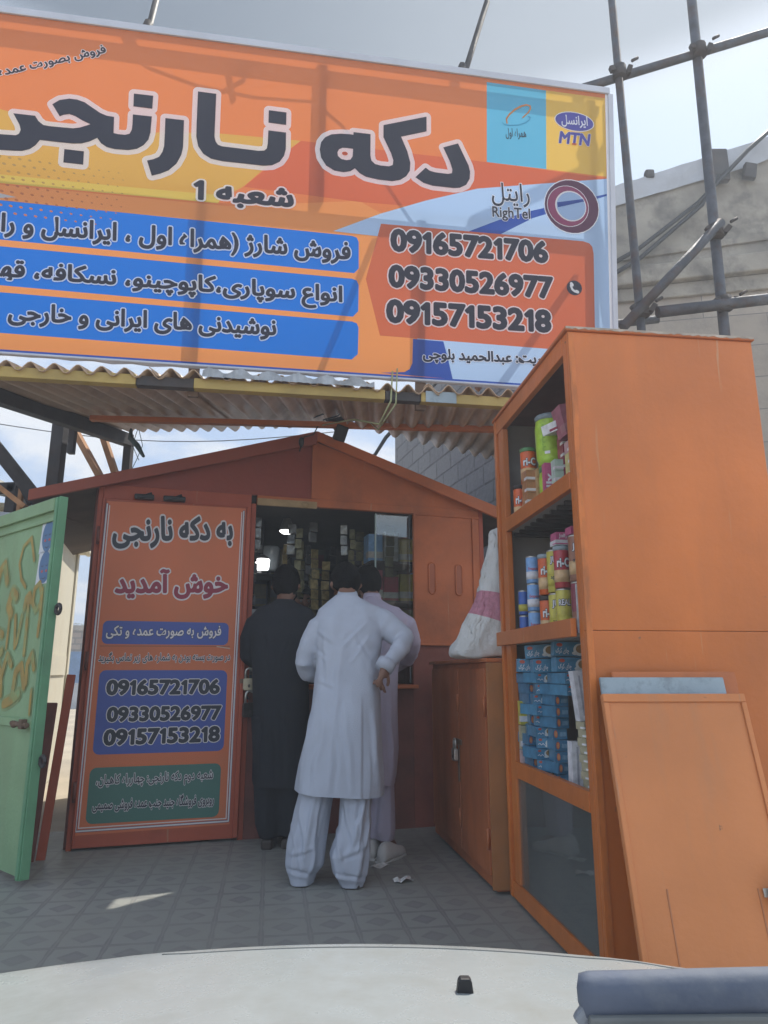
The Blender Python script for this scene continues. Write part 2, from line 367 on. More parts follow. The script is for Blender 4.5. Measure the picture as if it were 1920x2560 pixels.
class Sheet:
    """flat prints in the local x-z plane, lying at y = y0 - layer heights (front is -y); sgn=+1 makes the front +y"""
    def __init__(s,sgn=-1): s.b=B(); s.sgn=sgn
    def tris(s,v,f,off,m,tf=None):
        k=s.b.mi(m); vs=[]
        for p in v:
            q=tf(p) if tf else p; vs.append(s.b.b.verts.new((q[0],s.sgn*off,q[1])))
        for t in f:
            try: g=s.b.b.faces.new([vs[i] for i in t]); g.material_index=k
            except ValueError: pass
    def poly(s,pts,off,m,holes=None): v,f=union([pts]); s.tris(v,f,off,m)
    def stroke(s,pts,r,off,m,closed=False):
        e=list(zip(pts,pts[1:]+(pts[:1] if closed else [])))
        if not closed: e=e[:len(pts)-1]
        v,f=union(fat([],e,r)); s.tris(v,f,off,m)
    def text(s,txt,fit,off,layers,fitsub=None,slant=0,hm=.70,align=None):
        """fit ((x,z) left baseline,(x,z) right baseline,height); layers [(extra radius in em, material)...] from back to front"""
        (l,rr,h)=fit; g=shape(txt); W=sum(adv(c) for c in g); tot=W
        if fitsub: tot=sum(adv(c) for c in shape(fitsub))
        d=(rr[0]-l[0],rr[1]-l[1]); Lw=math.hypot(*d); ux=(d[0]/Lw,d[1]/Lw); em=h/hm; sx=Lw/tot
        x=(rr[0]-ux[0]*W*sx, rr[1]-ux[1]*W*sx) if align!='L' else l
        for li,(rad,m) in enumerate(layers):
            cx=0
            for i,c in enumerate(g):
                if c!=' ':
                    v,f=glyph(c,rad)
                    def tf(p,cx=cx):
                        a=(cx+p[0]+slant*p[1])*sx; b=p[1]*em
                        return (x[0]+ux[0]*a-ux[1]*b, x[1]+ux[1]*a+ux[0]*b)
                    s.tris(v,f,off+li*.0012+(i%2)*.0003,m,tf)
                cx+=adv(c)
    def art(s,polys,holes,rad,off,mw,mk):
        """outlined lettering from traced outlines"""
        allp=[]; edges=[]
        for p in polys+holes: edges+=[(p[i],p[(i+1)%len(p)]) for i in range(len(p))]
        v,f=union(fat([p for p in polys],edges,rad,12)); s.tris(v,[t for t in f],off,mw)
        vs,fs=union(polys)
        if holes:
            v2,f2=union(polys+holes); keep=[]
            def inside(pt,h):
                c=False
                for i in range(len(h)):
                    a,b=h[i],h[(i+1)%len(h)]
                    if (a[1]>pt[1])!=(b[1]>pt[1]) and pt[0]<(b[0]-a[0])*(pt[1]-a[1])/(b[1]-a[1])+a[0]: c=not c
                return c
            for t in f2:
                cx=sum(v2[i][0] for i in t)/len(t); cy=sum(v2[i][1] for i in t)/len(t)
                if not any(inside((cx,cy),h) for h in holes): keep.append(t)
            vs,fs=v2,keep
        s.tris(vs,fs,off+.0015,mk)
    def build(s,name,parent):
        o=s.b.build(name,None,parent,recalc=False)
        return o
def ellipse(c,a,b,rot=0,n=28): return [(c[0]+a*math.cos(t)*math.cos(rot)-b*math.sin(t)*math.sin(rot),c[1]+a*math.cos(t)*math.sin(rot)+b*math.sin(t)*math.cos(rot)) for t in (2*math.pi*i/n for i in range(n))]
def rrect(x0,z0,x1,z1,r,n=5):
    o=[]
    for cx,cz,a in ((x1-r,z1-r,0),(x0+r,z1-r,90),(x0+r,z0+r,180),(x1-r,z0+r,270)):
        o+=[(cx+r*math.cos(R(a+90*i/n)),cz+r*math.sin(R(a+90*i/n))) for i in range(n+1)]
    return o
# ------------------------------------------------------------------ ground
def ground_mat():
    return M('dusty_ground',(.42,.36,.28),.9,.15,1.2,.4,20,dirt=(.30,.26,.21),dirt_amt=.6,dirt_scale=.8)
b=B(); n=24
b.face([(-90,-90,0),(90,-90,0),(90,90,0),(-90,90,0)])
rag(b.build('ground',ground_mat()),'structure')
def tile_mat():
    m=bpy.data.materials.new('patterned_floor_tile'); m.use_nodes=True; t=m.node_tree; L=t.links.new; bs=t.nodes['Principled BSDF']; bs.inputs['Roughness'].default_value=.55
    tc=t.nodes.new('ShaderNodeTexCoord')
    def vm(op,a,b=None):
        n=t.nodes.new('ShaderNodeVectorMath'); n.operation=op; L(a,n.inputs[0])
        if b is not None: n.inputs[1].default_value=b
        return n
    def ma(op,a,b=None,c=None):
        n=t.nodes.new('ShaderNodeMath'); n.operation=op
        for i,v in enumerate((a,b,c)):
            if v is None: continue
            if isinstance(v,(int,float)): n.inputs[i].default_value=v
            else: L(v,n.inputs[i])
        return n.outputs[0]
    sc=vm('SCALE',tc.outputs['Object']); sc.inputs['Scale'].default_value=1/.205
    fr=vm('FRACTION',sc.outputs[0]); su=vm('SUBTRACT',fr.outputs[0],(.5,.5,0)); ab=vm('ABSOLUTE',su.outputs[0]); sp=t.nodes.new('ShaderNodeSeparateXYZ'); L(ab.outputs[0],sp.inputs[0]); ax,ay,_=sp.outputs
    d1=ma('ADD',ax,ay)                       # diamond distance
    dia=ma('LESS_THAN',d1,.30)               # dark diamond in the middle
    inn=ma('LESS_THAN',d1,.17)
    ring=ma('SUBTRACT',dia,inn)
    fl=ma('SUBTRACT',.5,d1); 
    # small flower in the corners: distance from the corner
    cx=ma('SUBTRACT',.5,ax); cy=ma('SUBTRACT',.5,ay); rr=ma('SQRT',ma('ADD',ma('MULTIPLY',cx,cx),ma('MULTIPLY',cy,cy)))
    pet=ma('LESS_THAN',rr,ma('ADD',.085,ma('MULTIPLY',ma('ABSOLUTE',ma('SUBTRACT',cx,cy)),.9)))
    grout=ma('LESS_THAN',ma('MINIMUM',cx,cy),.012)
    def mix(f,a,b):
        n=t.nodes.new('ShaderNodeMix'); n.data_type='RGBA'; L(f,n.inputs[0])
        for s,v in ((6,a),(7,b)):
            if isinstance(v,tuple): n.inputs[s].default_value=v+(1,)
            else: L(v,n.inputs[s])
        return n.outputs[2]
    nz=t.nodes.new('ShaderNodeTexNoise'); nz.inputs['Scale'].default_value=3; nz.inputs['Detail'].default_value=9; nz.inputs['Roughness'].default_value=.7; L(tc.outputs['Object'],nz.inputs['Vector'])
    base=mix(nz.outputs['Fac'],(.25,.26,.25),(.33,.33,.31))
    c=mix(dia,base,(.15,.145,.16)); c=mix(inn,c,(.19,.185,.20)); c=mix(pet,c,(.12,.115,.13)); c=mix(grout,c,(.22,.215,.205))
    n2=t.nodes.new('ShaderNodeTexNoise'); n2.inputs['Scale'].default_value=1.1; n2.inputs['Detail'].default_value=10; n2.inputs['Roughness'].default_value=.7; L(tc.outputs['Object'],n2.inputs['Vector'])
    mr=t.nodes.new('ShaderNodeMapRange'); L(n2.outputs['Fac'],mr.inputs[0]); mr.inputs[1].default_value=.38; mr.inputs[2].default_value=.68; mr.inputs[3].default_value=.5; mr.inputs[4].default_value=.98
    c=mix(mr.outputs[0],c,(.27,.272,.245)); L(c,bs.inputs['Base Color'])
    bp=t.nodes.new('ShaderNodeBump'); bp.inputs['Strength'].default_value=.25; bp.inputs['Distance'].default_value=.004; L(nz.outputs['Fac'],bp.inputs['Height']); L(bp.outputs[0],bs.inputs['Normal'])
    return m
b=B(); b.bb(-3.2,2.4,1.0,5.5,-.05,.004)
fl=b.build('tiled_floor',tile_mat()); fl.rotation_euler=(0,0,R(9)); rag(fl,'structure')

# ------------------------------------------------------------------ signboard
sg=thing('signboard','large printed orange shop banner stretched on a steel frame above the awning','sign',(-2.25,3.62,2.78),(R(6.3),0,R(9)))
P_OR=print_mat('print_orange',(.70,.195,.050)); P_OR2=print_mat('print_light_orange',(.75,.275,.075)); P_MU=print_mat('print_mustard',(.64,.35,.06)); P_MU2=print_mat('print_yellow_ochre',(.64,.46,.08))
P_RED=print_mat('print_red_orange',(.60,.115,.04)); P_SKY=print_mat('print_pale_blue',(.40,.56,.80)); P_BLU=print_mat('print_blue',(.0,.15,.60)); P_NAV=print_mat('print_navy',(.02,.07,.36)); P_BRK=print_mat('print_brick_orange',(.55,.12,.045))
P_TUR=print_mat('print_turquoise',(.10,.42,.62)); P_YEL=print_mat('print_yellow',(.75,.47,.08)); P_WHT=print_mat('print_white',(.93,.93,.97),.42); P_BLK=print_mat('print_black',(.022,.02,.035),.02); P_VIO=print_mat('print_indigo',(.07,.065,.32),.05); P_PLUM=print_mat('print_plum',(.085,.02,.055),.05); P_PLUM2=print_mat('print_wine',(.22,.035,.10),.05); P_DOT=print_mat('print_dot',(.42,.25,.07)); P_DOT2=print_mat('print_dot_orange',(.50,.15,.05)); P_GRY=print_mat('print_grey',(.45,.44,.46))
T_NJY=[(-0.218,1.326),(-0.214,1.398),(-0.163,1.405),(-0.149,1.359),(-0.106,1.347),(-0.002,1.350),(0.084,1.354),(0.101,1.366),(0.108,1.391),(0.100,1.421),(0.061,1.489),(0.180,1.489),(0.201,1.458),(0.229,1.437),(0.266,1.434),(0.395,1.437),(0.432,1.447),(0.490,1.475),(0.440,1.495),(0.401,1.516),(0.368,1.524),(0.336,1.515),(0.316,1.503),(0.270,1.574),(0.308,1.606),(0.361,1.622),(0.405,1.622),(0.449,1.610),(0.494,1.582),(0.540,1.554),(0.579,1.541),(0.620,1.539),(0.623,1.436),(0.651,1.432),(0.690,1.433),(0.714,1.443),(0.725,1.470),(0.727,1.507),(0.726,1.569),(0.835,1.570),(0.833,1.468),(0.824,1.420),(0.798,1.380),(0.761,1.352),(0.712,1.338),(0.635,1.335),(0.591,1.342),(0.557,1.362),(0.533,1.394),(0.492,1.366),(0.449,1.348),(0.401,1.341),(0.316,1.340),(0.217,1.341),(0.195,1.305),(0.166,1.278),(0.125,1.261),(0.083,1.257),(0.005,1.253),(-0.150,1.248),(-0.193,1.270)]
T_D1=[(0.355,1.301),(0.464,1.300),(0.465,1.216),(0.355,1.217)]
T_D2=[(0.724,1.704),(0.836,1.705),(0.835,1.620),(0.726,1.621)]
T_R=[(0.914,1.570),(1.023,1.570),(1.026,1.395),(1.018,1.344),(0.993,1.285),(0.950,1.237),(0.902,1.210),(0.855,1.192),(0.823,1.285),(0.858,1.297),(0.891,1.317),(0.908,1.350),(0.916,1.388),(0.916,1.469)]
T_NA=[(1.096,1.769),(1.205,1.768),(1.207,1.487),(1.215,1.456),(1.230,1.436),(1.253,1.429),(1.473,1.426),(1.508,1.432),(1.522,1.446),(1.527,1.476),(1.528,1.568),(1.636,1.567),(1.638,1.457),(1.629,1.412),(1.604,1.370),(1.558,1.341),(1.506,1.332),(1.263,1.332),(1.194,1.340),(1.147,1.366),(1.114,1.412),(1.100,1.473),(1.098,1.561)]
T_D3=[(1.526,1.702),(1.634,1.701),(1.635,1.617),(1.527,1.619)]
T_KH=[(2.055,1.623),(2.163,1.623),(2.165,1.479),(2.172,1.446),(2.195,1.425),(2.233,1.419),(2.285,1.420),(2.308,1.431),(2.312,1.462),(2.297,1.509),(2.246,1.612),(2.245,1.695),(2.523,1.789),(2.524,1.687),(2.359,1.630),(2.401,1.535),(2.421,1.462),(2.419,1.406),(2.396,1.366),(2.358,1.337),(2.306,1.322),(2.216,1.323),(2.139,1.333),(2.100,1.352),(2.069,1.381),(2.042,1.359),(1.998,1.347),(1.941,1.351),(1.890,1.378),(1.857,1.428),(1.847,1.481),(1.854,1.530),(1.878,1.566),(1.916,1.590),(1.973,1.602),(2.030,1.606),(2.055,1.605)]
T_KHH=[(2.055,1.510),(2.053,1.459),(2.040,1.436),(2.015,1.429),(1.983,1.433),(1.961,1.451),(1.957,1.474),(1.966,1.496),(1.988,1.509),(2.020,1.511)]
T_DL=[(2.635,1.591),(2.732,1.630),(2.803,1.486),(2.813,1.445),(2.810,1.396),(2.787,1.352),(2.746,1.328),(2.707,1.321),(2.567,1.321),(2.508,1.334),(2.455,1.366),(2.521,1.439),(2.547,1.421),(2.586,1.414),(2.669,1.413),(2.693,1.421),(2.696,1.446),(2.679,1.499)]
S_MUST=[(-0.146,1.535),(0.119,1.482),(0.660,1.411),(0.887,1.478),(1.215,1.512),(1.728,1.526),(1.557,1.365),(1.395,1.189),(1.234,1.068),(0.546,1.061),(-0.113,1.105)]
S_MUST2=[(-0.113,1.105),(0.543,1.106),(0.999,1.111),(1.279,1.117),(1.246,1.062),(0.546,1.056),(-0.108,1.052)]
S_RED=[(1.728,1.526),(2.925,1.527),(3.743,1.508),(3.743,1.502),(3.121,1.348),(2.566,1.173),(2.106,1.163),(1.395,1.184)]
S_SKYB=[(1.944,0.955),(2.234,1.099),(2.521,1.217),(2.862,1.337),(3.757,1.507),(3.821,0.044),(2.687,0.065),(2.454,0.339),(2.237,0.950)]
S_STRIP=[(2.794,1.035),(3.006,1.139),(3.235,1.228),(3.750,1.399),(3.749,1.385),(3.234,1.175),(3.012,1.040)]
S_NUM=[(2.241,1.034),(3.578,1.051),(3.620,1.041),(3.640,1.019),(3.649,0.972),(3.648,0.303),(2.248,0.310),(2.153,0.665)]
S_NAVY=[(2.454,0.305),(2.646,0.303),(2.675,0.199),(2.707,0.066),(2.253,0.076),(2.403,0.090),(2.435,0.111),(2.452,0.150)]
S_TURQ=[(2.925,2.089),(3.333,2.097),(3.330,1.525),(2.925,1.527)]
S_YEL=[(3.333,2.097),(3.741,2.100),(3.746,1.520),(3.330,1.525)]
S_TRI=[(-0.026,0.999),(0.113,0.976),(-0.022,0.954)]
S_BAR1=[(-0.096,0.949),(2.060,0.936),(2.091,0.928),(2.104,0.901),(2.108,0.728),(2.080,0.696),(-0.077,0.713)]
S_BAR2=[(-0.074,0.672),(2.067,0.659),(2.097,0.650),(2.110,0.621),(2.111,0.454),(2.079,0.417),(-0.056,0.444)]
S_BAR3=[(-0.053,0.400),(2.073,0.386),(2.103,0.377),(2.115,0.351),(2.114,0.183),(2.078,0.147),(-0.034,0.163)]
X_SHOBE=((1.096,1.075),(1.701,1.086),0.118)
X_B1=((0.042,0.762),(2.057,0.781),0.104)
X_B2=((0.062,0.495),(2.016,0.505),0.094)
X_B3=((0.124,0.243),(1.623,0.265),0.097)
X_N1=((2.306,0.866),(3.332,0.882),0.127)
X_N2=((2.297,0.631),(3.359,0.645),0.126)
X_N3=((2.287,0.403),(3.348,0.418),0.129)
X_NAME=((2.516,0.185),(3.250,0.203),0.062)
X_TL=((-0.030,1.710),(0.555,1.949),0.050)
X_RAY=((2.955,1.268),(3.221,1.281),0.118)
X_RIGH=((2.956,1.155),(3.220,1.166),0.066)
X_HAM=((3.052,1.721),(3.195,1.731),0.056)
X_IRAN=((3.436,1.849),(3.627,1.862),0.061)
X_MTN=((3.413,1.722),(3.634,1.726),0.075)
C_ELL=[(3.528,1.884),(3.665,1.884),(3.522,1.816)]
C_RING=[(3.501,1.281),(3.693,1.287),(3.472,1.279),(3.614,1.283),(3.492,1.280),(3.595,1.281)]
C_PHONE=[(3.511,0.725),(3.562,0.729)]
C_ORB=[(3.061,1.814),(3.058,1.844),(3.079,1.879),(3.116,1.917),(3.159,1.947),(3.196,1.961),(3.220,1.956),(3.223,1.937),(3.207,1.907),(3.169,1.867)]
C_ORB2=[(3.029,1.816),(3.042,1.801),(3.084,1.801),(3.142,1.811),(3.190,1.834),(3.217,1.859),(3.220,1.876),(3.206,1.882)]
K_B1=[(0.101,1.403),(0.913,1.423),(0.923,1.268),(0.109,1.257)]
K_B2=[(0.110,1.088),(0.923,1.096),(0.923,0.576),(0.107,0.561)]
K_B3=[(0.104,0.484),(0.912,0.495),(0.913,0.159),(0.101,0.157)]
Y_1=((0.116,1.952),(0.919,2.003),0.156)
Y_2=((0.159,1.599),(0.900,1.628),0.144)
Y_3=((0.127,1.315),(0.870,1.326),0.063)
Y_4=((0.094,1.150),(0.938,1.161),0.047)
Y_5=((0.160,0.939),(0.877,0.941),0.083)
Y_6=((0.177,0.772),(0.892,0.773),0.080)
Y_7=((0.169,0.627),(0.892,0.634),0.085)
Y_8=((0.142,0.389),(0.865,0.398),0.054)
Y_9=((0.136,0.243),(0.878,0.242),0.054)
K_BORD=[(0.055,2.209),(0.986,2.227)]
K_BORD2=[(0.050,0.106),(0.979,0.116),(0.923,1.253)]
# the sheet itself: one skin cut into its colour fields
SX0,SX1,SZ0,SZ1=-.62,3.77,.055,2.115
fields=[([(SX0,SZ0),(SX1,SZ0),(SX1,SZ1),(SX0,SZ1)],P_OR),([(SX0,SZ0),(2.46,SZ0),(2.46,1.0),(2.1,1.17),(1.3,1.05),(SX0,1.04)],P_OR2),(S_MUST,P_MU),(S_MUST2,P_MU2),(S_RED,P_RED),
 ([p for p in S_SKYB[:4]]+[(SX1,1.51),(SX1,SZ0)]+S_SKYB[6:],P_SKY),(S_STRIP,P_NAV),(S_NUM,P_BRK),(S_NAVY,P_NAV),(S_TURQ[:1]+[(3.333,SZ1-.03)]+S_TURQ[2:],P_TUR),([(3.333,SZ1-.03),(3.75,SZ1-.03),(3.75,1.52),(3.33,1.525)],P_YEL),(S_TRI,P_GRY),
 ([(SX0,S_BAR1[0][1]+.004)]+S_BAR1[1:6]+[(SX0,.717)],P_BLU),([(SX0,S_BAR2[0][1]+.004)]+S_BAR2[1:6]+[(SX0,.449)],P_BLU),([(SX0,S_BAR3[0][1]+.004)]+S_BAR3[1:6]+[(SX0,.167)],P_BLU),
 ([(SX0,SZ0),(SX1,SZ0),(SX1,SZ0+.012),(SX0,SZ0+.012)],P_NAV),([(SX1-.018,SZ0),(SX1,SZ0),(SX1,SZ1),(SX1-.018,SZ1)],P_WHT)]
for i in range(9):
    for j in range(30-i):
        x=-.6+j*.055+(i%2)*.0275; z=1.24-i*.042-j*.0022
        r=.013*(1-j/34)
        if r>.004 and x<1.0-.02*i: fields.append((ellipse((x,z),r*1.35,r*.85,-.3,10),P_DOT if z>1.05 else P_DOT2))
vs=[];fs=[]
for p,_ in fields:
    if area(p)<0: p=p[::-1]
    k=len(vs); vs+=[Vector(q) for q in p]; fs.append(list(range(k,k+len(p))))
r=delaunay_2d_cdt(vs,[],fs,1,1e-6)
sh=Sheet()
bv=[sh.b.b.verts.new((v.x,0,v.y)) for v in r[0]]
for t,of in zip(r[2],r[5]):
    f=sh.b.b.faces.new([bv[i] for i in t]); f.material_index=sh.b.mi(fields[max(of)][1]) if of else 0
bmesh.ops.recalc_face_normals(sh.b.b,faces=sh.b.b.faces)
OUT=[(.060,P_WHT),(.022,P_BLK)]
sh.art([T_NJY,T_D1,T_D2,T_R,T_NA,T_D3,T_KH,T_DL],[T_KHH],.030,.002,P_WHT,P_BLK)
sh.poly(ellipse((sum(p[0] for p in T_KHH)/len(T_KHH),sum(p[1] for p in T_KHH)/len(T_KHH)),.018,.012),.0062,P_RED)
cxh=(sum(p[0] for p in T_KHH)/len(T_KHH),sum(p[1] for p in T_KHH)/len(T_KHH))
sh.text('شعبه 1',X_SHOBE,.005,[(.105,P_WHT),(.045,P_BLK)])
sh.text('فروش شارژ (همراه اول ، ایرانسل و رایتل)',X_B1,.005,[(.092,P_WHT),(.036,P_BLK)],fitsub='فروش شارژ (همراه اول ، ایرانسل و را')
sh.text('انواع سوپاری،کاپوچینو، نسکافه، قهوه',X_B2,.005,[(.092,P_WHT),(.036,P_BLK)],fitsub='انواع سوپاری،کاپوچینو، نسکافه، قه')
sh.text('نوشیدنی های ایرانی و خارجی',X_B3,.005,[(.092,P_WHT),(.036,P_BLK)])
for t,f in (('09165721706',X_N1),('09330526977',X_N2),('09157153218',X_N3)): sh.text(t,f,.005,[(.098,P_WHT),(.052,P_BLK)],hm=.66)
sh.text('مدیریت: عبدالحمید بلوچی',X_NAME,.005,[(.092,P_WHT),(.036,P_BLK)],fitsub='یت: عبدالحمید بلوچی',align='L')
sh.text('فروش بصورت عمده',X_TL,.005,[(.09,P_WHT),(.03,P_BLK)])
sh.text('رایتل',X_RAY,.004,[(.05,P_WHT),(.008,P_BLK)])
sh.text('RighTel',X_RIGH,.004,[(.06,P_WHT),(.016,P_BLK)],hm=.66)
sh.text('همراه اول',X_HAM,.003,[(.012,P_BLK)])
sh.poly(ellipse((3.528,1.884),.140,.070,-.03),.003,P_WHT); sh.poly(ellipse((3.528,1.884),.134,.064,-.03),.0042,P_VIO)
sh.text('ایرانسل',((3.436,1.858),(3.625,1.866),.062),.0055,[(.02,P_WHT)])
sh.text('MTN',X_MTN,.003,[(.07,P_WHT),(.045,P_VIO)],slant=.18,hm=.66)
sh.poly([(3.508,1.715),(3.540,1.716),(3.540,1.729),(3.508,1.728)],.0062,P_RED)
def arcbar(pts,r0,m,off):
    for i,(a,c) in enumerate(zip(pts,pts[1:])): sh.stroke([a,c],r0*(.5+.9*(1-abs(i/len(pts)-.3))),off+(i%2)*.0002,m)
arcbar(C_ORB,.0045,P_OR2,.003)
sh.stroke(C_ORB2,.003,.0028,print_mat('print_teal',(.05,.30,.48)))
# ring emblem
sh.poly(ellipse((3.501,1.281),.193,.190),.003,P_WHT); sh.poly(ellipse((3.501,1.281),.186,.183),.0042,P_PLUM)
sh.poly(ellipse((3.474,1.280),.145,.143),.0054,P_WHT); sh.poly(ellipse((3.474,1.280),.140,.138),.0066,P_PLUM2)
sh.poly(ellipse((3.492,1.281),.108,.106),.0078,P_WHT); sh.poly(ellipse((3.494,1.280),.099,.097),.009,P_SKY)
sh.poly([(3.402,1.262),(3.585,1.322),(3.575,1.338),(3.397,1.296)],.0102,P_NAV)
sh.poly(ellipse((3.511,.725),.052,.050),.003,P_BLK)
sh.stroke([(3.490,.752),(3.487,.735),(3.497,.712),(3.515,.700),(3.530,.698)],.0075,.0042,P_WHT)
sh.stroke([(3.490,.752),(3.496,.742)],.0105,.0044,P_WHT); sh.stroke([(3.524,.702),(3.533,.698)],.0105,.0044,P_WHT)
sh.build('banner',sg)
b=B()
b.bb(SX0,SX1+.012,-.012,.03,SZ1,SZ1+.045); b.bb(SX1,SX1+.035,-.012,.05,SZ0,SZ1)
b.bb(SX0,SX1+.035,-.004,.03,SZ0-.014,SZ0)
b.build('white_edging',M('banner_edging',(.50,.52,.58),.5,.08,4,.1,30),sg,bevel=.004)
# torn lip of the sheet hanging under the lower edge
b=B(); pts=[]
for i in range(41):
    x=SX0+(SX1-SX0)*i/40; h=.004+.012*abs(math.sin(i*1.7))+.004*math.sin(i*.6)
    pts.append((x,h))
for (x0,h0),(x1,h1) in zip(pts,pts[1:]): b.face([(x0,-.006,SZ0-.014),(x1,-.006,SZ0-.014),(x1,.004,SZ0-.014-h1),(x0,.004,SZ0-.014-h0)])
b.build('sheet_hem',P_GRY,sg)
for z in (SZ0+.03,1.13,SZ1-.03):
    b=B(); b.bb(SX0,SX1-.02,.05,.09,z-.025,z+.025); b.build('frame_rail',RUST,sg)
for x,z0,z1 in ((-.35,-.1,2.08),(1.152,-.135,1.105),(1.86,1.155,2.08),(2.51,-.135,1.105),(3.66,SZ0+.06,2.08)):
    b=B(); b.bb(x-.03,x+.03,.012,.052,z0,z1); b.build('frame_post',RUST,sg)
for p,q in (((3.62,.12,1.0),(2.95,.30,.1)),((2.3,.12,1.12),(1.95,.25,.08))):
    b=B(); b.bar(p,q,.035,.035); b.build('frame_brace',RUST,sg)
b=B(); b.tube([(.72,.05,2.06),(.85,.06,1.99),(1.15,.07,1.93),(1.5,.07,1.9),(1.86,.07,1.92),(2.05,.08,1.80),(2.3,.09,1.52),(2.55,.10,1.20)],.007,6); b.tube([(1.32,.06,2.02),(1.36,.06,1.84)],.014,6); b.tube([(1.42,.06,1.99),(1.30,.06,1.90)],.012,6); b.build('tie_cord',BLACK,sg,smooth=True)
for x,dx2,l in ((.76,.02,.42),(2.77,.22,.75)):
    b=B(); b.tube([(x,.06,SZ1-.02),(x+dx2*.15,.1,SZ1+.1),(x+dx2,.2,SZ1+l)],.02,8); b.tube([(x-.02,.06,SZ1+.03),(x+.01,.07,SZ1+.13)],.026,7); b.build('stay_rod',DARKST,sg,smooth=True)

# ------------------------------------------------------------------ corrugated awning
aw=thing('awning','rusty corrugated sheet awning on a mustard front beam below the orange banner','awning',(0,0,0))
F0=Vector((-2.25,3.62,2.765)); FD=Vector((.9877,.1564,0))
def corr(t0,t1,L0,L1,slope,off,skew=0,lam=.126,amp=.027,thick=.005,nl=6,rng=None):
    b=B(); nt_=int((t1-t0)/lam*8); rows=[]
    for i in range(nt_+1):
        t=t0+(t1-t0)*i/nt_; f=i/nt_; L=L0+(L1-L0)*f
        if rng: L+=rng.uniform(-.02,.02)
        rows.append([F0+FD*t+Vector((skew*s,s,slope*s+off-.014+amp*math.sin(2*math.pi*t/lam))) for s in [(-.05)+(L+.05)*k/nl for k in range(nl+1)]])
    vs=[[b.b.verts.new(p) for p in r] for r in rows]
    for a,c in zip(vs,vs[1:]):
        for k in range(nl): f=b.b.faces.new((a[k],c[k],c[k+1],a[k+1])); f.smooth=True
    o=b.build('corrugated_sheet',CORR,aw); md=o.modifiers.new('s','SOLIDIFY'); md.thickness=thick; return o
corr(-.35,1.02,2.5,1.95,.195,0); corr(.92,2.12,2.0,1.35,.195,.014)
corr(2.0,2.62,.95,1.55,.13,.004); corr(2.52,3.5,1.5,2.35,.13,.016)
def wbar(p,q,wd,h,name,m,parent=aw,**k):
    b=B(); b.bar(p,q,wd,h,**k); return b.build(name,m,parent,bevel=.003)
wbar(F0+FD*-.5+Vector((0,0,-.058)),F0+FD*.84+Vector((0,0,-.058)),.06,.062,'front_beam',YELW)
wbar(F0+FD*.842+Vector((0,.002,-.060)),F0+FD*1.16+Vector((0,.002,-.060)),.056,.058,'front_beam',DARKST)
wbar(F0+FD*1.162+Vector((0,0,-.058)),F0+FD*2.28+Vector((0,0,-.058)),.06,.062,'front_beam',YELW)
wbar(F0+FD*2.282+Vector((0,.002,-.060)),F0+FD*2.5+Vector((0,.002,-.060)),.056,.058,'front_beam',DARKST)
wbar(F0+FD*2.502+Vector((0,0,-.058)),F0+FD*3.45+Vector((0,0,-.058)),.06,.062,'front_beam',YELW)
wbar((-2.26,5.1,2.985),(.9,4.91,2.825),.05,.04,'rear_beam',ORANGE_D)
wbar((-2.52,3.7,2.72),(-2.35,6.15,3.16),.09,.11,'side_beam',DARKST)
wbar((-2.74,5.62,0),(-2.74,5.62,3.12),.10,.10,'post',DARKST)
wbar((-2.62,5.60,2.86),(-2.62,5.60,3.1),.06,.05,'bracket',DARKST)
wbar((-2.83,6.02,3.26),(-2.48,6.0,2.70),.10,.05,'brace',WOOD)
wbar((-2.58,6.1,3.2),(-2.38,6.1,2.70),.09,.05,'brace',WOOD)
wbar((-2.37,6.2,0),(-2.37,6.2,3.15),.08,.07,'post',DARKST)
b=B(); rng=random.Random(3); pr=None   # crumpled silver flashing along the front lip
for i in range(61):
    t=1.22+1.0*i/60; h=.010+.018*math.sin(i*.62)+.014*rng.random(); p=F0+FD*t
    q=[p+Vector((0,-.062-.01*rng.random(),-.03)),p+Vector((0,-.055,h)),p+Vector((0,.10,h+.012))]
    if pr:
        for a in (0,1): b.face([pr[a],q[a],q[a+1],pr[a+1]])
    pr=q
o=b.build('silver_flashing',FOIL,aw,smooth=True)
b=B(); b.box(F0+FD*2.63+Vector((0,-.034,-.055)),(.19,.004,.07),Matrix.Rotation(R(9),3,'Z')); b.build('tin_patch',GREYB,aw)
b=B(); b.tube([F0+FD*2.33+Vector((0,-.02,.10)),F0+FD*2.32+Vector((0,-.04,-.1)),F0+FD*2.25+Vector((0,.1,-.2)),(-.2,4.3,2.68),(-.45,4.85,2.84)],.006,6); b.tube([F0+FD*2.36+Vector((0,-.02,.12)),F0+FD*2.35+Vector((0,-.05,-.12)),F0+FD*2.24+Vector((0,.15,-.22)),(-.1,4.4,2.7)],.005,6)
tag(b.build('electric_wire',M('green_wire',(.32,.34,.18),.5),None,smooth=True),'thin greenish wires dangling over the front beam of the awning','wire')
b=B(); b.tube([(-2.0,5.25,2.95),(-1.98,5.2,2.86),(-1.90,5.15,2.78),(-1.83,5.1,2.68)],[.012,.02,.022,.012],7); b.tube([(-1.92,5.2,2.93),(-1.88,5.2,2.8),(-1.92,5.2,2.68),(-1.96,5.2,2.58)],.003,5); b.tube([(-1.93,5.2,2.93),(-1.96,5.2,2.8),(-1.9,5.2,2.68)],.003,5)
tag(b.build('rag_strip',M('dark_teal_cloth',(.06,.10,.11),.8),None,smooth=True),'torn dark rag and wire loops hanging from the corner of the awning','rag')
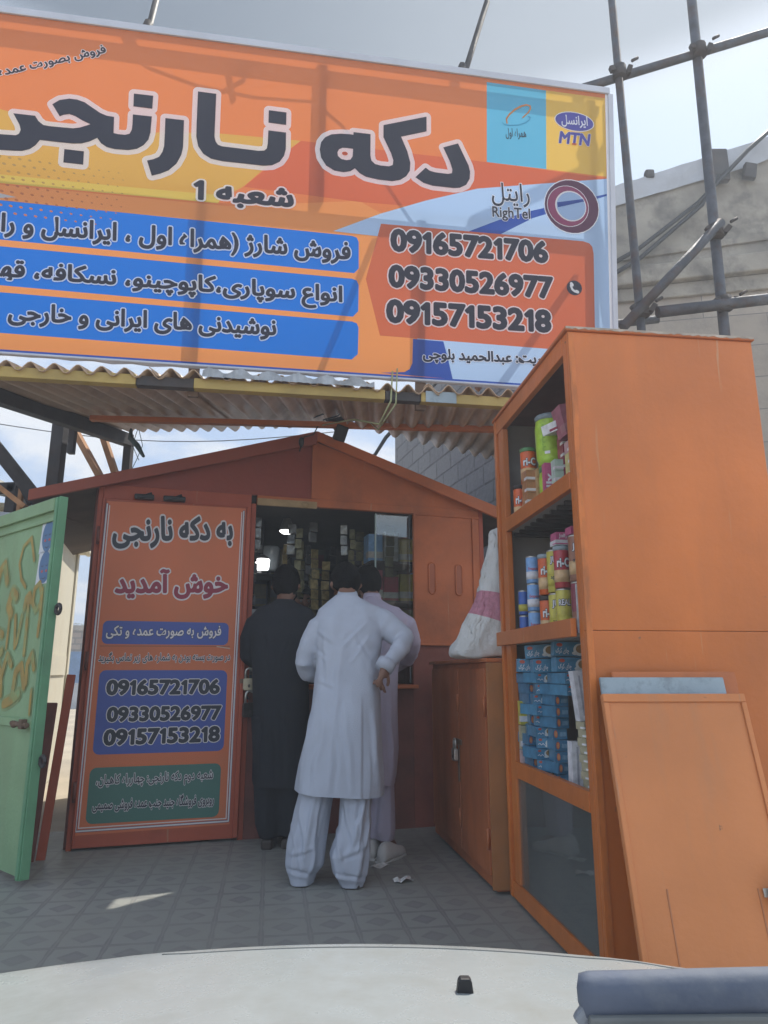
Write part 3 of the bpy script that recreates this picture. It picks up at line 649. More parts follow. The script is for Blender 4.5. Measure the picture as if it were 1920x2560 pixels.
for a,c,l in (((-9,15,6.6),(-1.0,15.2,6.45),'thin overhead wire against the sky, upper of two at left'),((-9,15,5.15),(2.5,15.2,4.6),'thin overhead wire against the sky, lower of two at left')):
    b=B(); b.tube([Vector(a)+(Vector(c)-Vector(a))*k/12-Vector((0,0,.35*math.sin(math.pi*k/12))) for k in range(13)],.012,5); tag(b.build('overhead_wire',BLACK),l,'wire')
b=B(); b.tube([(-1.25,7.2,2.78),(-.9,7.2,3.02),(-.1,7.2,3.35),(.02,7.2,3.55),(.8,7.2,4.45)],.022,7); tag(b.build('black_cable',BLACK,smooth=True),'black cable sagging behind the awning above the kiosk roof','cable')

# ------------------------------------------------------------------ scaffold on the right
sc=thing('scaffold','grey steel pipe scaffold with clamps standing behind the tall orange cabinet','scaffold')
def pipe(p,q,r,name='pipe',parent=sc):
    b=B(); b.tube([p,q],r,14); o=b.build(name,SCAFM,parent)
    for f in o.data.polygons: f.use_smooth=len(f.vertices)==4
    return o
pipe((1.885,4.7,0),(1.885,4.7,7.4),.031,'upright'); pipe((2.43,4.7,0),(2.56,4.7,7.4),.038,'upright')
pipe((1.20,4.78,5.56),(3.6,4.62,6.27),.034,'ledger'); pipe((1.98,4.62,3.62),(3.3,4.62,3.79),.042,'ledger'); pipe((1.45,4.78,3.58),(2.05,4.78,3.65),.03,'ledger')
pipe((1.72,4.62,3.50),(2.52,4.62,4.36),.036,'brace')
def clamp(c,rz):
    b=B(); b.tube([Vector(c)-Vector((0,0,.05)),Vector(c)+Vector((0,0,.05))],.054,12); b.box(Vector(c)+Vector((.070,-.02,0)),(.04,.05,.075),Matrix.Rotation(rz,3,'Y'),bev=.008); b.box(Vector(c)+Vector((-.068,-.03,0)),(.04,.04,.05),Matrix.Rotation(-rz,3,'Y'),bev=.008); b.tube([Vector(c)+Vector((.07,-.09,.02)),Vector(c)+Vector((.12,-.09,.05))],.012,6)
    b.build('clamp',DARKST,sc,smooth=False)
for c,a in (((1.885,4.68,5.76),.3),((2.535,4.66,5.95),.3),((1.885,4.66,3.66),.6),((2.49,4.65,4.30),.7),((2.485,4.64,3.70),.1)): clamp(c,a)

# ------------------------------------------------------------------ concrete building on the right
cb=thing('concrete_building','grey weathered concrete building with stone cladding and a sloping roof edge behind the scaffold','building',(0,8,0))
CONC=M('weathered_concrete',(.29,.258,.212),.9,.3,2.2,1.0,9,dirt=(.085,.08,.072),dirt_amt=.95,dirt_scale=2.6)
CONC2=M('pale_flashing',(.42,.43,.45),.6,.08,2,.2,20,dirt=(.25,.25,.25),dirt_amt=.4)
def stone_mat():
    m=bpy.data.materials.new('stone_cladding'); m.use_nodes=True; t=m.node_tree; L=t.links.new; bs=t.nodes['Principled BSDF']; bs.inputs['Roughness'].default_value=.75
    tc=t.nodes.new('ShaderNodeTexCoord'); mp=t.nodes.new('ShaderNodeMapping'); mp.inputs['Rotation'].default_value=(R(-90),0,R(3.5)); L(tc.outputs['Object'],mp.inputs[0])
    br=t.nodes.new('ShaderNodeTexBrick'); br.inputs['Scale'].default_value=1.0; br.inputs['Brick Width'].default_value=1.6; br.inputs['Row Height'].default_value=.42; br.inputs['Mortar Size'].default_value=.006; br.inputs['Color1'].default_value=(.31,.255,.20,1); br.inputs['Color2'].default_value=(.38,.32,.255,1); br.inputs['Mortar'].default_value=(.14,.13,.12,1)
    sp=t.nodes.new('ShaderNodeSeparateXYZ'); L(tc.outputs['Object'],sp.inputs[0]); cb_=t.nodes.new('ShaderNodeCombineXYZ'); ad=t.nodes.new('ShaderNodeMath'); ad.operation='MULTIPLY_ADD'; L(sp.outputs[0],ad.inputs[0]); ad.inputs[1].default_value=-.09; L(sp.outputs[2],ad.inputs[2]); L(sp.outputs[0],cb_.inputs[0]); L(ad.outputs[0],cb_.inputs[1]); L(cb_.outputs[0],br.inputs['Vector'])
    nz=t.nodes.new('ShaderNodeTexNoise'); nz.inputs['Scale'].default_value=2.5; nz.inputs['Detail'].default_value=10; nz.inputs['Roughness'].default_value=.7; L(tc.outputs['Object'],nz.inputs['Vector'])
    mx=t.nodes.new('ShaderNodeMix'); mx.data_type='RGBA'; mr=t.nodes.new('ShaderNodeMapRange'); L(nz.outputs['Fac'],mr.inputs[0]); mr.inputs[1].default_value=.45; mr.inputs[2].default_value=.7; mr.inputs[4].default_value=.7; L(mr.outputs[0],mx.inputs[0]); L(br.outputs['Color'],mx.inputs[6]); mx.inputs[7].default_value=(.20,.175,.15,1); L(mx.outputs[2],bs.inputs['Base Color'])
    bp=t.nodes.new('ShaderNodeBump'); bp.inputs['Strength'].default_value=.5; bp.inputs['Distance'].default_value=.02; L(nz.outputs['Fac'],bp.inputs['Height']); L(bp.outputs[0],bs.inputs['Normal']); return m
def zl(x,a,s): return a+s*(x-3)
b=B(); b.prism([(1.9,0),(8,0),(8,zl(8,5.75,.09)),(1.9,zl(1.9,5.75,.09))],0,5); b.build('wall',stone_mat(),cb)
b=B(); b.prism([(1.9,zl(1.9,5.78,.12)),(8,zl(8,5.78,.12)),(8,zl(8,6.02,.13)),(1.9,zl(1.9,6.02,.13))],-.14,4.9); b.build('ledge',CONC,cb,bevel=.02)
b=B(); b.prism([(1.9,zl(1.9,6.024,.13)),(8,zl(8,6.024,.13)),(8,zl(8,6.98,.34)),(1.9,zl(1.9,6.98,.34))],-.03,4.8)
o=b.build('parapet',CONC,cb)
b=B(); pr=None; rng=random.Random(8)
for i in range(31):
    x=1.9+.2*i; lo=zl(x,6.96,.34)-.03*rng.random(); hi=zl(x,7.23,.36)+.02*rng.random()
    q=[(x,-.07,lo),(x,-.06-.02*rng.random(),(lo+hi)/2),(x,-.07,hi),(x,.35,hi+.03)]
    if pr:
        for k in range(3): b.face([pr[k],q[k],q[k+1],pr[k+1]])
    pr=q
b.build('roof_flashing',CONC2,cb)
b=B(); b.box((4.35,-.12,7.5),(.24,.10,.46),bev=.02); b.build('roof_bracket',DARKST,cb)
b=B(); b.box((4.75,-.12,7.42),(.16,.08,.22),Matrix.Rotation(.2,3,'Y'),bev=.02); b.build('roof_bracket',DARKST,cb)
b=B(); b.box((3.47,-.05,7.42),(.12,.1,.12),bev=.03); b.build('roof_bracket',DARKST,cb)
b=B(); b.prism([(1.9,zl(1.9,5.60,.10)),(8,zl(8,5.60,.10)),(8,zl(8,5.775,.12)),(1.9,zl(1.9,5.775,.12))],-.05,.0); b.build('under_ledge',CONC,cb,bevel=.015)
b=B(); b.prism([(1.9,zl(1.9,6.16,.16)),(8,zl(8,6.16,.16)),(8,zl(8,6.24,.17)),(1.9,zl(1.9,6.24,.17))],-.07,-.031); b.build('moulding',CONC,cb,bevel=.01)
for k,(p0,p1,p2,p3) in enumerate((((2.4,7.78,5.75),(3.2,7.8,6.25),(4.0,7.8,6.9),(5.4,7.75,8.3)),((2.4,7.8,5.6),(3.2,7.82,6.12),(4.05,7.82,6.88),(4.3,7.82,7.3)))):
    b=B(); b.tube([p0,p1,p2,((p2[0]+p3[0])/2,7.78,(p2[2]+p3[2])/2+.05),p3],.028,7); tag(b.build('wall_cable',BLACK,smooth=True),['black cable climbing the concrete wall up over the roof edge','black cable climbing the concrete wall and ending at the roof bracket'][k],'cable','cables on the concrete wall')

# ------------------------------------------------------------------ block wall behind the kiosk
def block_mat():
    m=bpy.data.materials.new('grey_block'); m.use_nodes=True; t=m.node_tree; L=t.links.new; bs=t.nodes['Principled BSDF']; bs.inputs['Roughness'].default_value=.9
    tc=t.nodes.new('ShaderNodeTexCoord'); sp=t.nodes.new('ShaderNodeSeparateXYZ'); L(tc.outputs['Object'],sp.inputs[0]); cb_=t.nodes.new('ShaderNodeCombineXYZ'); L(sp.outputs[1],cb_.inputs[0]); L(sp.outputs[2],cb_.inputs[1])
    br=t.nodes.new('ShaderNodeTexBrick'); L(cb_.outputs[0],br.inputs['Vector']); br.inputs['Scale'].default_value=1; br.inputs['Brick Width'].default_value=.42; br.inputs['Row Height'].default_value=.205; br.inputs['Mortar Size'].default_value=.013; br.inputs['Mortar Smooth'].default_value=.3; br.inputs['Color1'].default_value=(.155,.16,.17,1); br.inputs['Color2'].default_value=(.23,.235,.245,1); br.inputs['Mortar'].default_value=(.05,.05,.055,1)
    nz=t.nodes.new('ShaderNodeTexNoise'); nz.inputs['Scale'].default_value=18; nz.inputs['Detail'].default_value=8; L(tc.outputs['Object'],nz.inputs['Vector'])
    mx=t.nodes.new('ShaderNodeMix'); mx.data_type='RGBA'; mx.blend_type='MULTIPLY'; mx.inputs[0].default_value=.6; L(br.outputs['Color'],mx.inputs[6]); L(nz.outputs['Color'],mx.inputs[7])
    hs=t.nodes.new('ShaderNodeMix'); hs.data_type='RGBA'; L(nz.outputs['Fac'],hs.inputs[0]); L(br.outputs['Color'],hs.inputs[6]); hs.inputs[7].default_value=(.25,.25,.26,1); L(hs.outputs[2],bs.inputs['Base Color'])
    ad=t.nodes.new('ShaderNodeMath'); ad.operation='MULTIPLY_ADD'; L(br.outputs['Fac'],ad.inputs[0]); ad.inputs[1].default_value=-1.2; L(nz.outputs['Fac'],ad.inputs[2])
    bp=t.nodes.new('ShaderNodeBump'); bp.inputs['Strength'].default_value=.8; bp.inputs['Distance'].default_value=.02; L(ad.outputs[0],bp.inputs['Height']); L(bp.outputs[0],bs.inputs['Normal']); return m
b=B(); b.prism([(-.3,0),(3.88,0),(3.88,4.30),(3.45,4.30),(3.45,4.51),(3.02,4.51),(3.02,4.715),(-.3,4.715)],0,.2,ax='x')
bw=b.build('block_wall',block_mat()); bw.location=(1.29,5.65,0); bw.rotation_euler=(0,0,R(17)); tag(bw,'tall bare grey breeze block wall behind the right half of the kiosk','wall')
# ------------------------------------------------------------------ kiosk (local x along the front, y inwards, z up)
K0=(-1.96,4.66,0); KR=R(17)
def kw(x,y,z): return (K0[0]+x*math.cos(KR)-y*math.sin(KR),K0[1]+x*math.sin(KR)+y*math.cos(KR),z)
ki=thing('kiosk','orange red gabled metal kiosk with a serving window and a lettered door','kiosk',K0,(0,0,KR))
KW=2.88; AX=1.5; ZE=2.345; ZA=2.80; sl=(ZA-ZE)/AX
for bx_ in ((0,.032,0,ZE),(1.04,1.075,0,2.28),(2.842,KW,0,ZE)): b=B(); b.bb(bx_[0],bx_[1],0,.05,bx_[2],bx_[3]); b.build('frame_post',REDP,ki,bevel=.004)
b=B(); b.bb(.033,1.039,0,.05,2.245,ZE); b.build('head_rail',REDP,ki,bevel=.004)
b=B(); b.prism([(.0,ZE+.001),(1.478,ZE+.001),(1.478,ZA-.01),(0,ZE+.02)],.002,.03); b.build('gable_panel',M('dark_oxide_paint',(.27,.052,.030),.5,.12,3,.15,30,dirt=(.12,.04,.03),dirt_amt=.4),ki)
b=B(); b.prism([(1.522,ZE+.001),(KW,ZE+.001),(KW,ZE+.02),(1.522,ZA-.01)],.002,.03); b.build('gable_panel',KORANGE,ki)
b=B(); b.bb(1.479,1.521,-.012,.03,ZE+.001,ZA+.02); b.build('gable_strip',KORANGE,ki)
b=B(); b.bb(1.079,KW-.04,-.004,.04,2.285,ZE-.001); b.build('lintel',KORANGE,ki,bevel=.003)
b=B(); b.bb(1.08,1.52,-.022,.0,2.268,2.318); b.ell((1.43,-.03,2.29),(.025,.012,.02)); b.build('timber_batten',M('tan_timber',(.36,.25,.13),.7,.15,9,.2,50,dirt=(.2,.13,.07),dirt_amt=.4),ki)
# roof slabs with overhanging eaves
for s,(xa,za,xb,zb) in enumerate(((-.42,ZE-.42*sl-.02,AX,ZA+.0),(AX,ZA+.0,KW+.40,ZE-.40*sl-.01))):
    b=B(); b.prism([(xa,za),(xb,zb),(xb,zb+.03),(xa,za+.03)],-.055,2.35); b.build('roof',M('roof_underside',(.10,.075,.065),.75,.25,3,.2,20,dirt=(.22,.17,.14),dirt_amt=.5,dirt_scale=1.5),ki)
    b=B(); b.prism([(xa,za-.02),(xb,zb-.045),(xb,zb+.055),(xa,za+.055)],-.085,-.056); b.build('fascia',M('fascia_oxide',(.30,.07,.04),.5,.15,3,.15,30,dirt=(.12,.06,.04),dirt_amt=.4) if s==0 else KORANGE,ki,bevel=.004)
b=B(); b.bb(-.02,0,.05,2.2,0,ZE); b.build('side_wall',DARKRED,ki)
b=B(); b.bb(KW,KW+.02,.05,2.2,0,ZE); b.build('side_wall',DARKRED,ki)
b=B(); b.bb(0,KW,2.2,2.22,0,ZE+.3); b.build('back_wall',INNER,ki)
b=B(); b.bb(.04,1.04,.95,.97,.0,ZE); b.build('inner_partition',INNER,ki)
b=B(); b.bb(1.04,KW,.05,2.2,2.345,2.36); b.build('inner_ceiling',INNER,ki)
b=B(); b.bb(1.076,2.28,.0,.05,0,.96); b.build('counter_front',DARKRED,ki,bevel=.004)
b=B(); b.bb(1.05,2.30,-.06,.42,.962,.99); b.build('counter_top',KORANGE,ki,bevel=.006)
b=B(); b.bb(2.281,2.841,.004,.04,0,1.27); b.build('lower_panel',M('lower_oxide',(.22,.06,.038),.55,.2,4,.15,30,dirt=(.10,.04,.03),dirt_amt=.5),ki)
# sliding shutter with two pressed finger pulls
shu=B(); shu.bb(2.284,2.838,-.012,.02,1.275,2.284); sh_o=shu.build('shutter',KORANGE,ki,bevel=.005)
b=B()
for pa,pb in (((2.284,-.018,1.28),(2.838,-.018,1.28)),((2.284,-.018,2.278),(2.838,-.018,2.278)),((2.289,-.018,1.28),(2.289,-.018,2.28)),((2.78,-.018,1.28),(2.78,-.018,2.28))): b.bar(pa,pb,.014,.014)
b.build('shutter_frame',KORANGE,ki,bevel=.003)
for x,z in ((2.432,1.782),(2.655,1.778)):
    b=B(); b.prism(rrect(x-.026,z-.118,x+.026,z+.118,.026),-.016,-.0125); h=b.build('finger_pull',M('pull_shadow_metal',(.36,.10,.04),.45,.1,5),sh_o)
    b=B(); ring=rrect(x-.027,z-.119,x+.027,z+.119,.027); b.tube([(p[0],-.016,p[1]) for p in ring+ring[:1]],.007,6,cap=False); b.build('finger_pull_rim',KORANGE,sh_o,smooth=True)
# lettered door with the poster
dr=B(); dr.bb(.034,1.036,-.022,.0,.02,2.243); door=dr.build('door',REDP,ki,bevel=.004)
b=B(); b.bb(.036,.05,-.045,-.023,.05,2.235); b.bb(1.005,1.034,-.05,-.023,.03,2.24); b.build('door_rib',REDP,door,bevel=.003)
for z in (.35,1.15,1.98):
    b=B(); b.tube([(.028,-.03,z-.06),(.028,-.03,z+.06)],.014,8); b.build('hinge',DARKRED,door)
for x,d in ((.30,.13),(.50,.15)):
    b=B(); b.box((x,-.045,2.262),(d,.05,.035),bev=.01); b.tube([(x-.03,-.06,2.25),(x+.05,-.065,2.285)],.012,7); b.build('door_bolt',BLACK,door)
PO=Sheet(); Q=lambda n,c,r=.45: M('poster_'+n,c,r,.05,2)
q_bg=M('poster_orange_red',(.55,.145,.055),.45,.08,1.2,dirt=(.36,.17,.09),dirt_amt=.5,dirt_scale=.9); q_w=Q('white',(.62,.58,.57)); q_k=Q('ink',(.022,.025,.035)); q_r=Q('crimson',(.26,.022,.045)); q_b=Q('blue',(.055,.085,.30)); q_g=Q('green',(.06,.15,.12)); q_nv=Q('navy_line',(.03,.035,.12))
e=.024
PO.poly([(.047,.095),(.985,.108),(.998,2.232),(.062,2.222)],e,q_bg)
for o0,m0,rr in ((.0,q_nv,.0075),(0,q_w,.0045)):
    PO.stroke([(.064,2.20),(.050,.120),(.975,.128),(.984,2.21)],rr,e+.001+(0 if m0 is q_nv else .001),m0)
PO.stroke([(.080,2.19),(.066,.138),(.960,.145),(.970,2.20)],.003,e+.001,q_w)
PO.poly(rrect(.104,1.260,.918,1.412,.035),e+.001,q_b); PO.poly(rrect(.109,.568,.923,1.092,.04),e+.001,q_b); PO.poly(rrect(.103,.158,.912,.490,.04),e+.001,q_g)
PL=[(.10,q_w),(.042,q_k)]
PO.text('به دکه نارنجی',Y_1,e+.002,PL); PO.text('خوش آمدید',Y_2,e+.002,[(.10,q_w),(.045,q_r)],hm=.80)
PO.text('فروش به صورت عمده و تکی',Y_3,e+.003,[(.06,q_k),(.022,q_w)]); PO.text('در صورت بسته بودن به شماره های زیر تماس بگیرید',Y_4,e+.002,[(.075,q_w),(.018,q_k)])
for t,f in (('09165721706',Y_5),('09330526977',Y_6),('09157153218',Y_7)): PO.text(t,f,e+.003,[(.092,q_w),(.050,q_k)],hm=.66)
PO.text('شعبه دوم دکه نارنجی: چهارراه کاهیان،',Y_8,e+.003,[(.075,q_w),(.018,q_k)]); PO.text('روبروی فروشگاه جنید جنب عمده فروشی صمیمی',Y_9,e+.003,[(.085,q_w),(.030,q_k)])
PO.stroke([(.095,1.246),(.93,1.252)],.002,e+.0015,Q('tape_edge',(.20,.07,.05))); PO.stroke([(.845,1.250),(.93,1.238)],.004,e+.0016,Q('tape',(.45,.33,.25)))
PO.build('poster',door)
b=B(); b.bb(1.006,1.10,-.062,-.051,1.005,1.035); b.tube([(1.05,-.065,.985),(1.05,-.065,1.06)],.012,8); b.build('hasp',RUST,door)
b=B(); b.bb(2.0,2.276,.055,.063,1.0,2.28); gp=b.build('window_pane',glass_mat('window_glass'),ki)
b=B(); b.bb(1.993,2.003,.050,.068,1.0,2.28); b.build('pane_edge',M('glass_edge',(.30,.38,.36),.2,.05),ki)
def padlock(loc,rz,s,label,m=BRASS,rx=0,group=None):
    t=thing('padlock',label,'padlock',loc,(rx,0,rz),group)
    b=B(); b.prism(rrect(-.034*s,-.075*s,.034*s,-.005*s,.012*s),-.012*s,.012*s)
    b.build('body',m,t,bevel=.003)
    b=B(); b.tube([(-.022*s,0,-.01*s),(-.022*s,0,.03*s)]+[(.022*s*-math.cos(math.pi*k/8),0,.03*s+.022*s*math.sin(math.pi*k/8)) for k in range(1,8)]+[(.022*s,0,.03*s),(.022*s,0,-.01*s)],.006*s,8); b.build('shackle',STEEL,t,smooth=True)
    b=B()
    b.prism(rrect(-.006*s,-.058*s,.006*s,-.040*s,.005*s),-.0150*s,-.0122*s); b.build('keyhole_plate',DARKST,t); return t
padlock(kw(1.065,-.085,1.045),KR,1.15,'brass padlock hanging open on the lettered door edge, above the dark one')
padlock(kw(1.075,-.085,.885),KR+.2,1.35,'dark blackened padlock hanging just below the brass one beside the door',M('blackened_lock',(.05,.045,.04),.5,.3,20,.1,60,metal=.6))
b=B(); b.tube([kw(1.05,-.075,1.0),kw(1.05,-.08,.93),kw(1.065,-.085,.90)],.007,7); tag(b.build('lock_chain',DARKST,smooth=True),'short dark chain holding the lower padlock on the door','chain')
# lamps inside
def lamp(loc,label,kind):
    t=thing('hanging_lamp',label,'lamp',loc,(0,0,KR))
    t.scale=(.72,.72,.8)
    if kind==0:
        b=B(); b.lathe([(.02,.16),(.035,.15),(.085,.02),(.09,0)],n=20); b.build('shade',M('lamp_grey',(.30,.32,.33),.4,.1),t)
        b=B(); b.lathe([(.001,-.035),(.05,-.028),(.082,-.005),(.086,.001)],n=20); b.build('diffuser',emit('lamp_glow',(1,.98,.95),3.2),t,smooth=True)
        b=B(); b.tube([(0,0,.15),(0,0,.5)],.006,6); b.build('cord',BLACK,t)
    else:
        b=B(); b.lathe([(.068,-.06),(.075,-.055),(.085,.045),(.08,.05)],n=20); b.build('diffuser',emit('lamp_glow2',(1,1,1),4.0),t,smooth=True)
        b=B(); b.lathe([(.09,.051),(.06,.08),(.02,.10)],n=20); b.build('shade',M('lamp_dark',(.06,.06,.06),.5,.1),t)
        b=B(); b.tube([(0,0,.1),(0,0,.6)],.005,6); b.build('cord',BLACK,t)
lamp(kw(1.42,.75,2.24),'round glowing lamp under a grey shade near the kiosk ceiling',0)
lamp(kw(1.24,.85,1.965),'bright white tapered lamp hanging lower left inside the kiosk window',1)
b=B(); b.lathe([(.075,-.12),(.085,-.10),(.095,.08),(.08,.10)],kw(1.33,1.1,2.06),20); tag(b.build('plastic_jar',M('clear_grey_plastic',(.22,.25,.27),.2,.1),smooth=True),'grey translucent plastic jar hanging behind the round glowing lamp','jar')
# goods inside
rng=random.Random(5)
SACH=[M('sachet_silver',(.20,.21,.20),.25,.4,30,.8,30,metal=.6),M('sachet_olive',(.12,.11,.05),.3,.4,30,.8,30,metal=.4),M('sachet_dark',(.05,.05,.05),.25,.4,30,.8,30,metal=.3),M('sachet_gold',(.25,.19,.07),.3,.4,30,.8,30,metal=.4)]
def strip(x,y,z,n,k,label,wd=.07):
    b=B()
    for i in range(n):
        zz=z-i*.085; b.box((rng.uniform(-.008,.008),rng.uniform(-.01,.01),zz-z),(wd,.012,.078),Matrix.Rotation(rng.uniform(-.25,.25),3,'Z')@Matrix.Rotation(rng.uniform(-.12,.12),3,'X'),bev=.004)
    o=b.build('sachet_strip',SACH[k]); o.location=kw(x,y,z); o.rotation_euler=(0,0,KR+rng.uniform(-.3,.3)); tag(o,label,'sachet strip','sachet strips hanging inside the kiosk')
for i,(x,y,z,n,k,l) in enumerate(((1.115,.5,2.05,7,2,'dark shiny sachet strip hanging at the far left of the kiosk window'),(1.62,1.0,1.98,8,0,'silver sachet strip hanging right of the bright white lamp'),(1.70,.95,1.93,7,1,'olive sachet strip between the silver strip and the gold one'),(1.80,.9,1.98,8,3,'gold sachet strip in the middle of the kiosk window'),(1.90,1.1,2.15,3,2,'short dark sachet strip hung high in the window middle'),(1.60,.5,2.235,2,0,'short silver sachets tied under the window lintel'),(2.02,.6,2.2,3,1,'short olive sachet strip hung high beside the glass pane'),(1.50,1.2,1.9,6,2,'dark sachet strip behind the bright white lamp'),(2.19,.30,2.20,5,1,'olive sachet strip behind the glass pane'))): strip(x,y,z,n,k,l)
for i in range(14):
    x=1.13+.0085*((i*53)%130); y=.28+.09*((i*7)%9); k=i%4; 
    strip(x,y,2.20-.05*((i*5)%4),3+(i*3)%6,k,'%s sachet strip in the hanging clutter, %s from the left'%(('silver','olive','dark','gold')[k],ORD[sorted(range(14),key=lambda q:(q*53)%130).index(i)]),.045+.01*(i%3))
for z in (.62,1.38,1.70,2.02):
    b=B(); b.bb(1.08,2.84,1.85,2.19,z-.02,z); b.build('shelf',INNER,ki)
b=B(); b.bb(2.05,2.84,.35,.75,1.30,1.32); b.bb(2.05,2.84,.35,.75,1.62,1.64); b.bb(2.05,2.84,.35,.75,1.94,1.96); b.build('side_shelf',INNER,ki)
def pk(n,c): return M('pack_'+n,c,.28,.22,28)
def packbox(loc,dim,mats,label,cat='box',group=None,rz=0,name='goods_box',txt=None,tm=None):
    """carton with coloured faces, band and a printed face on -y"""
    t=B(); m0,m1=mats; dx_,dy_,dz_=dim
    t.bb(-dx_/2,dx_/2,0,dy_,0,dz_,m0); t.bb(-dx_/2-.0006,dx_/2+.0006,-.0008,dy_*.5,dz_*.12,dz_*.36,m1)
    o=t.build(name,None); o.location=loc; o.rotation_euler=(0,0,rz); return tag(o,label,cat,group)
colr={'steel blue':(.16,.24,.34),'pale grey':(.36,.38,.38),'crimson':(.34,.035,.06),'mustard':(.42,.33,.06),'sky blue':(.18,.34,.55),'off white':(.55,.55,.52),'olive':(.22,.22,.08)}
i=0
for r_,z in enumerate((.995,1.06,1.125,1.19,1.255,1.32,1.40,1.47)):
    c='pale grey' if r_%3 else 'steel blue'
    packbox(kw(1.145,.22,z),(.13,.12,.062),(pk(c,colr[c]),pk('dull',(.22,.23,.24))),'%s pack, %s from the bottom of the pile at the left window edge'%(c,ORD[r_]),'pack','packs piled at the left window edge',KR)
for z,items in ((1.32,('mustard','mustard','olive','off white')),(1.64,('crimson','crimson','mustard','sky blue')),(1.96,('sky blue','off white','mustard','steel blue'))):
    for j,c in enumerate(items):
        hh=.20+.05*((j*7+int(z*100))%3)/2
        packbox(kw(2.10+j*.135,.40,z),(.12,.15,hh),(pk(c,colr[c]),pk('dull2',(.45,.43,.38))),'%s carton on the %s side shelf behind the glass, %s from the left'%(c,{1.32:'lower',1.64:'middle',1.96:'upper'}[z],ORD[j]),'carton','cartons behind the glass pane',KR)
for z,nm in ((1.38,'lower'),(1.70,'middle'),(2.02,'upper')):
    for j in range(5):
        c=('olive','steel blue','pale grey','crimson','mustard')[(j*2+int(z*10))%5]
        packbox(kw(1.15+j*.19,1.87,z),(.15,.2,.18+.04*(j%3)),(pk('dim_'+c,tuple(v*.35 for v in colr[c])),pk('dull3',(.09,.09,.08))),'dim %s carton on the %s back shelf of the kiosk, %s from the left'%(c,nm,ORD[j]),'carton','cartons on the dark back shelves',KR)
# floodlight at the gable tip
t=thing('floodlight','small black floodlight with tangled wires at the tip of the kiosk gable','floodlight',kw(1.66,-.16,2.83),(0,0,KR))
b=B(); b.box((0,0,0),(.09,.06,.12),Matrix.Rotation(.5,3,'X')@Matrix.Rotation(.2,3,'Y'),bev=.01); b.build('lamp_head',BLACK,t)
b=B(); b.tube([(-.03,.03,.02),(-.05,.06,.08),(-.1,.07,.12)],.008,6); b.bar((-.08,.06,.09),(.06,.06,.14),.03,.05); b.build('bracket',DARKST,t)
b=B(); b.tube([(-.05,.05,.1),(-.16,.03,.06),(-.20,.04,-.02),(-.27,.03,-.05),(-.3,.045,-.16)],.005,6); b.tube([(-.1,.05,.12),(-.14,-.02,.08),(-.03,0,.13),(.02,.04,.18),(-.12,.06,.16),(-.2,.06,.12)],.006,6); b.ell((-.29,.03,-.09),(.02,.02,.04)); b.build('wire',BLACK,t,smooth=True)

# ------------------------------------------------------------------ low cabinet beside the window, sack on top
lc=thing('low_cabinet','long low orange brown metal cabinet running from the kiosk towards the tall one','cabinet',(.548,3.785,0),(0,0,R(8.9)))
LCM=M('low_cabinet_paint',(.44,.13,.042),.5,.15,3,.2,30,dirt=(.16,.08,.05),dirt_amt=.55,dirt_scale=2.5,streak=True)
b=B(); b.bb(.012,.48,.0,1.36,.02,1.13); b.build('body',LCM,lc,bevel=.004)
b=B(); b.bb(-.01,.5,-.006,1.38,1.131,1.152); b.build('lid',LCM,lc,bevel=.004)
for y0,y1 in ((.06,.60),(.612,1.33)):
    b=B(); b.bb(-.004,.011,y0,y1,.08,1.10); d=b.build('door',LCM,lc,bevel=.004)
    for z in (.25,.9):
        b=B(); b.tube([(-.006,y0+.004,z-.05),(-.006,y0+.004,z+.05)],.009,7); b.build('hinge',LCM,d)
b=B(); b.bb(-.012,.10,-.012,.0,.03,1.128); b.build('corner_post',M('corner_mustard',(.36,.15,.05),.55,.15,4,.2,30,dirt=(.18,.12,.07),dirt_amt=.5),lc,bevel=.003)
b=B(); b.bb(-.012,-.005,.54,.68,.66,.69); b.bb(-.012,-.005,.60,.62,.45,.66); b.build('hasp',RUST,lc)
padlock((.548-.62*math.sin(R(8.9))-.03,3.78+.62*math.cos(R(8.9)),.64),R(98.9)+math.pi,1.0,'small grey padlock hanging on the low cabinet doors',STEEL)
